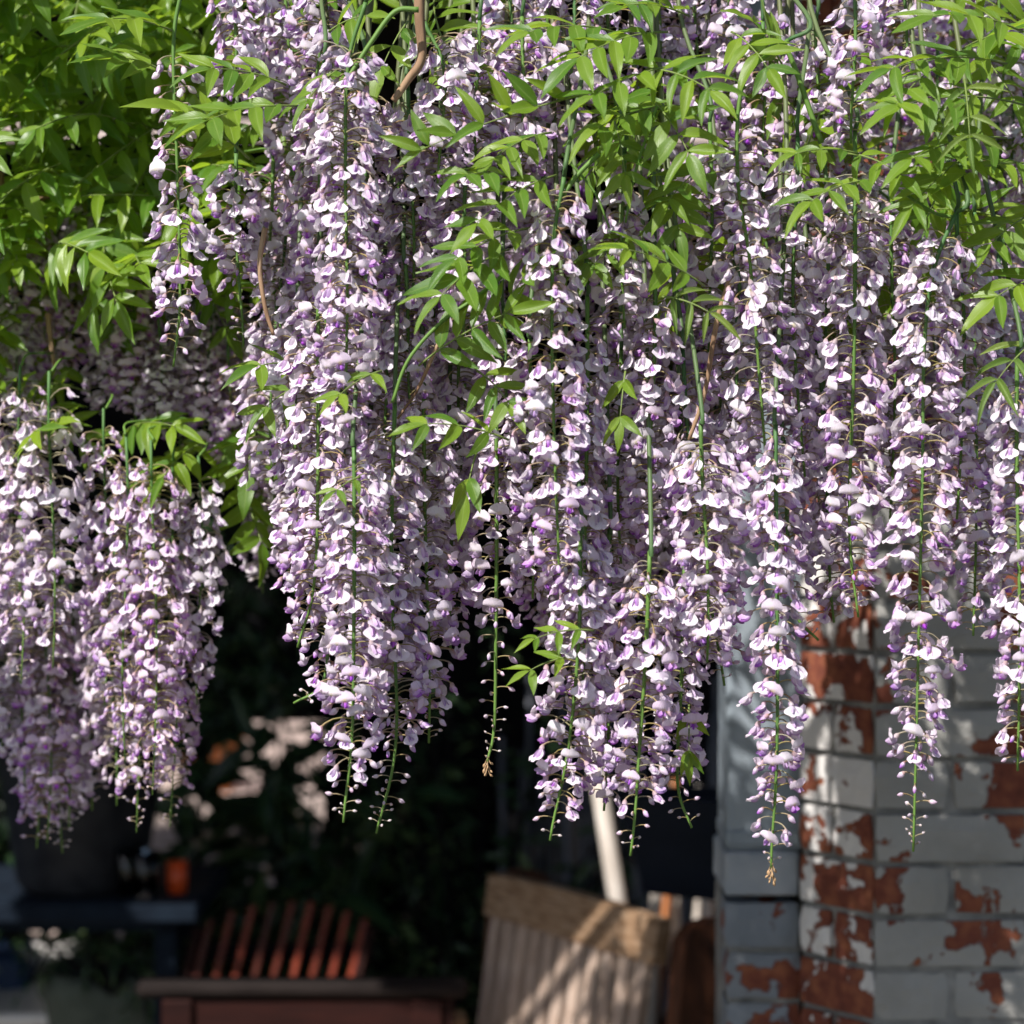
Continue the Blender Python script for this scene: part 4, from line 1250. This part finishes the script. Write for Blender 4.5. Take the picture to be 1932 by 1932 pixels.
for px, y0, y1, d in ((40, 690, 1290, 2.78), (98, 700, 1260, 2.76), (20, 760, 1200, 2.95), (200, 770, 1330, 2.78), (236, 820, 1440, 2.76), (290, 830, 1500, 2.74),
                       (330, 840, 1440, 2.78), (376, 860, 1330, 2.78), (262, 900, 1570, 2.86), (322, 1000, 1560, 2.9), (215, 1000, 1520, 2.95), (-30, 740, 1350, 2.9)):
    bg(px, y0, y1, d, LB, GB, .84)
LD = 'shadowed violet raceme hanging low over the zinc flower pot'
GD = 'shadowed racemes over the zinc flower pot'
for px, y0, y1, d in ((40, 1000, 1500, 3.02), (90, 1050, 1590, 3.0), (135, 1040, 1560, 3.04), (10, 1000, 1420, 3.06), (170, 1050, 1530, 3.08), (65, 1120, 1600, 3.1), (115, 1100, 1610, 3.12)):
    bg(px, y0, y1, d, LD, GD)
LO = 'pale raceme added out of view to shade the bunch over the zinc pot'  # unseen racemes added left of the frame to shade the low violet bunch
for px, y0, y1, d in ((-560, 330, 1180, 2.56), (-630, 300, 1230, 2.62), (-700, 320, 1240, 2.58), (-770, 300, 1200, 2.64), (-840, 330, 1220, 2.6), (-665, 420, 1260, 2.7), (-590, 500, 1220, 2.68)):
    bg(px, y0, y1, d, LO, 'racemes added out of view to shade the zinc pot bunch')
LG = 'soft pale raceme beside the dark gap, behind the lone slender raceme'
GG = 'soft racemes beside the dark gap'
for px, y0, y1, d in ((400, 560, 800, 3.1), (440, 520, 860, 3.05), (480, 540, 900, 2.95), (520, 560, 1000, 2.9), (500, 800, 1120, 3.0), (540, 700, 1090, 2.85), (350, 560, 780, 3.2), (300, 520, 720, 3.15), (560, 500, 900, 2.8), (470, 700, 940, 3.15), (250, 580, 800, 2.92), (300, 600, 830, 2.9), (345, 590, 850, 2.95), (395, 600, 880, 2.92), (435, 640, 900, 2.9), (200, 560, 790, 2.95)):
    bg(px, y0, y1, d, LG, GG)
LL_ = 'pale raceme buried in the green leaf mass'
GL = 'racemes buried in the green leaf mass'
for i in range(20):
    px = rb.uniform(-60, 420); y = rb.uniform(330, 600)
    bg(px, y, y + rb.uniform(180, 320), rb.uniform(2.92, 3.12), LL_, GL)
ZONES = ((600, 'behind the narrow raceme edging the dark gap'), (760, 'behind the longest dense raceme'), (900, 'behind the snapped brown cane'), (1040, 'behind the feathered leaf and skeleton tip'),
         (1180, 'behind the bright green stem raceme'), (1340, 'behind the face-on violet flowers'), (1480, 'behind the arched dark green stalk'), (1640, 'behind the long straight green stem'), (1790, 'behind the thick bent stalk'), (9999, 'behind the spray of leaves over the brick wall'))
def env(x):
    for a, b_, y in ((500, 560, 1000), (560, 880, 1120), (880, 1000, 960), (1000, 1380, 1300), (1380, 1430, 780), (1430, 1540, 900), (1540, 1640, 1000), (1640, 2010, 1010)):
        if a <= x < b_: return y
    return 800
for i in range(86):
    px = 515 + (1990 - 515) * ((i * .61803) % 1)
    e = env(px)
    y1 = rb.uniform(max(260, e - 700), e)
    if i % 3 == 0: y1 = e - rb.uniform(0, 80)
    ln = rb.uniform(320, 620)
    y0 = max(-120, y1 - ln)
    if y1 - y0 < 200: y1 = y0 + 260
    zn = next(t for lim, t in ZONES if px < lim)
    bg(px, y0, y1, rb.uniform(2.62, 2.98), 'shaded lilac raceme buried in the curtain ' + zn, 'racemes buried ' + zn)

# ------------------------------------------------------------------ canes, shoots and twigs of the vine
def vtube(name, pts, rad, m, n=7, c=(1, 1, 1), c2=None):
    q = MB(); off = vine.location
    q.tube([Vector(p) - off for p in pts], rad, n, c, c2=c2)
    return q.build(name, m, vine, True)
def taper(n, a, b_): return [a + (b_ - a) * i / (n - 1) for i in range(n)]
for (z, y, ph, r0) in ((2.36, 2.62, 0, .014), (2.42, 2.85, 1.3, .017), (2.48, 3.1, 2.2, .02), (2.34, 2.5, 4.1, .008)):
    pts = [Vector((-1.3 + 2.7 * i / 30, y + .05 * sin(ph + i * .5), z + .03 * sin(ph * 2 + i * .7))) for i in range(31)]
    vtube('cane', pts, [r0 * (1 + .15 * sin(i * 1.7)) for i in range(31)], M['bark'])
# peduncle shoots from each raceme up to the canes
for i, (p, t) in enumerate(CANE_PTS):
    if p.z > 2.40: continue
    if p.y > 2.60:
        pts = catmull([p, p + Vector((RND.uniform(-.01, .01), .02, .015)), p + Vector((RND.uniform(-.05, .05), .07, .02))], 5)
        vtube('shoot', pts, taper(len(pts), .0018, .0012), M['stem'], 5, GREEN)
        continue
    ztop = 2.36 if p.y < 2.72 else (2.42 if p.y < 2.97 else 2.48)
    ytop = 2.62 if p.y < 2.72 else (2.85 if p.y < 2.97 else 3.1)
    q = Vector((p.x + RND.uniform(-.05, .05), ytop + RND.uniform(-.02, .02), ztop))
    a = p + t * .03
    mid = p.lerp(q, .5) + Vector((RND.uniform(-.02, .02), .03, 0))
    pts = catmull([p + Vector((0, 0, .0)), a, mid, q], 5)
    vtube('shoot', pts, taper(len(pts), .0022, .0032), M['stem'], 5, GREEND, mixc(GREEND, (.2, .13, .07), .5))
TW = [
 ([(790, -40), (792, 40), (795, 110), (770, 150), (742, 190)], 2.40, .006),
 ([(500, 430), (490, 500), (500, 580), (516, 632)], 2.44, .0032),
 ([(1380, 520), (1352, 610), (1330, 740), (1300, 830)], 2.40, .0032),
 ([(-20, 410), (60, 380), (160, 356)], 2.9, .0035),
 ([(90, 590), (95, 640), (102, 690)], 2.9, .004),
 ([(-5, 250), (5, 380), (10, 420)], 2.9, .005),
 ([(830, 640), (790, 730), (750, 790)], 2.42, .0022),
 ([(1100, 380), (1075, 420), (1040, 440)], 2.41, .005),
 ([(1180, 1130), (1165, 1190), (1150, 1250)], 2.40, .002),
]
for pp_, d, r in TW:
    pts = catmull([P(x, y, d) for x, y in pp_], 6)
    vtube('twig', pts, taper(len(pts), r, r * .6), M['bark'], 6)
SH = [
 ([(960, 510), (900, 560), (830, 610), (770, 680), (740, 760)], 2.35, .0022),
 ([(790, 18), (745, 22), (700, 80), (655, 150)], 2.37, .003),
 ([(1130, 290), (1090, 330), (1062, 370)], 2.34, .0026),
 ([(1550, 270), (1480, 85), (1440, 110)], 2.40, .003),
 ([(1240, 200), (1200, 320), (1180, 420)], 2.36, .0016),
 ([(1060, 290), (1120, 360), (1150, 430)], 2.36, .0014),
 ([(1800, 410), (1760, 400), (1700, 360)], 2.37, .0018),
]
for pp_, d, r in SH:
    pts = catmull([P(x, y, d) for x, y in pp_], 6)
    vtube('shoot', pts, taper(len(pts), r, r * .8), M['stem'], 6, GREEN)

# ------------------------------------------------------------------ dark shrubs in the shade behind
def shrub(name, label, loc, stems, seed, lsize, span, parent_m='leaf_dark', group=None):
    r = random.Random(seed)
    root = empty(name, loc); tag(root, label, 'shrub', group)
    tr = MB(); fo = MB()
    for k in range(stems):
        a = r.uniform(0, 6.28)
        tip = Vector((r.gauss(0, span[0]), r.gauss(0, span[1]), r.uniform(span[2], span[3])))
        pts = catmull([Vector((0, 0, 0)), tip * .5 + Vector((0, 0, .15)), tip], 6)
        tr.tube(pts, taper(len(pts), .008, .003), 5)
        at, L = sampler(pts)
        for q in range(30):
            s = L * r.uniform(.25, 1.0); p, T = at(s)
            X = Vector((r.gauss(0, 1), r.gauss(0, .8), r.gauss(-.25, .6)))
            Nn = Vector((r.gauss(0, .5), r.gauss(-.4, .5), 1))
            fo.add(r.choice(LFB), Matrix.Translation(p + X.normalized() * r.uniform(0, .05)) @ frame(X, Nn) @ Matrix.Scale(lsize * r.uniform(.7, 1.2), 4))
    tr.build('stems', M['fence'], root, True)
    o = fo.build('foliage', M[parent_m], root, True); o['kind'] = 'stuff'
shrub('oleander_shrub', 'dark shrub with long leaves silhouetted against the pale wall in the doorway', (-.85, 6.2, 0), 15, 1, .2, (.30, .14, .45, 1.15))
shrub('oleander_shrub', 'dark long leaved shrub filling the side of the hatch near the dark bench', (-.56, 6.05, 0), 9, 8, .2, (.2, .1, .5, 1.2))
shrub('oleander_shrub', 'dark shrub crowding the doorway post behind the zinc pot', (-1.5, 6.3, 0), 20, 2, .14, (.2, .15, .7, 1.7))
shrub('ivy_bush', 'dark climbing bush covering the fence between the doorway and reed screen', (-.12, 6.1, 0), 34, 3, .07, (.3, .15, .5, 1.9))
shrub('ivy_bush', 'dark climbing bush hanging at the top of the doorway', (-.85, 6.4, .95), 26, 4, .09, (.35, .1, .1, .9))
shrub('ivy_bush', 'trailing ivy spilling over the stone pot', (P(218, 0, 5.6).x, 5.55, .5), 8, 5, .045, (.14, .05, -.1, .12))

tp = MB(); tp.lathe([(0, 0), (.09, 0), (.12, .17), (.135, .17), (.135, .21), (.115, .21), (.11, .17), (0, .17)], 24)
o = tp.build('terracotta_pot', M['terracotta'], None, True); q = P(395, 1500, 8.6); o.location = (q.x, 8.6, 0)
bp_ = MB(); bp_.box((q.x - .5, 8.35, 0), (q.x + .9, 8.85, .62)); 
ob = bp_.build('low_bench', M['pinkwall']); tag(ob, 'pale low masonry ledge under the terracotta pot beyond the doorway', 'ledge')
o.location.z = .6205
tag(o, 'orange terracotta pot on the pale ledge beyond the doorway', 'pot')
print('flowers', COUNT, 'objects', len(bpy.data.objects))
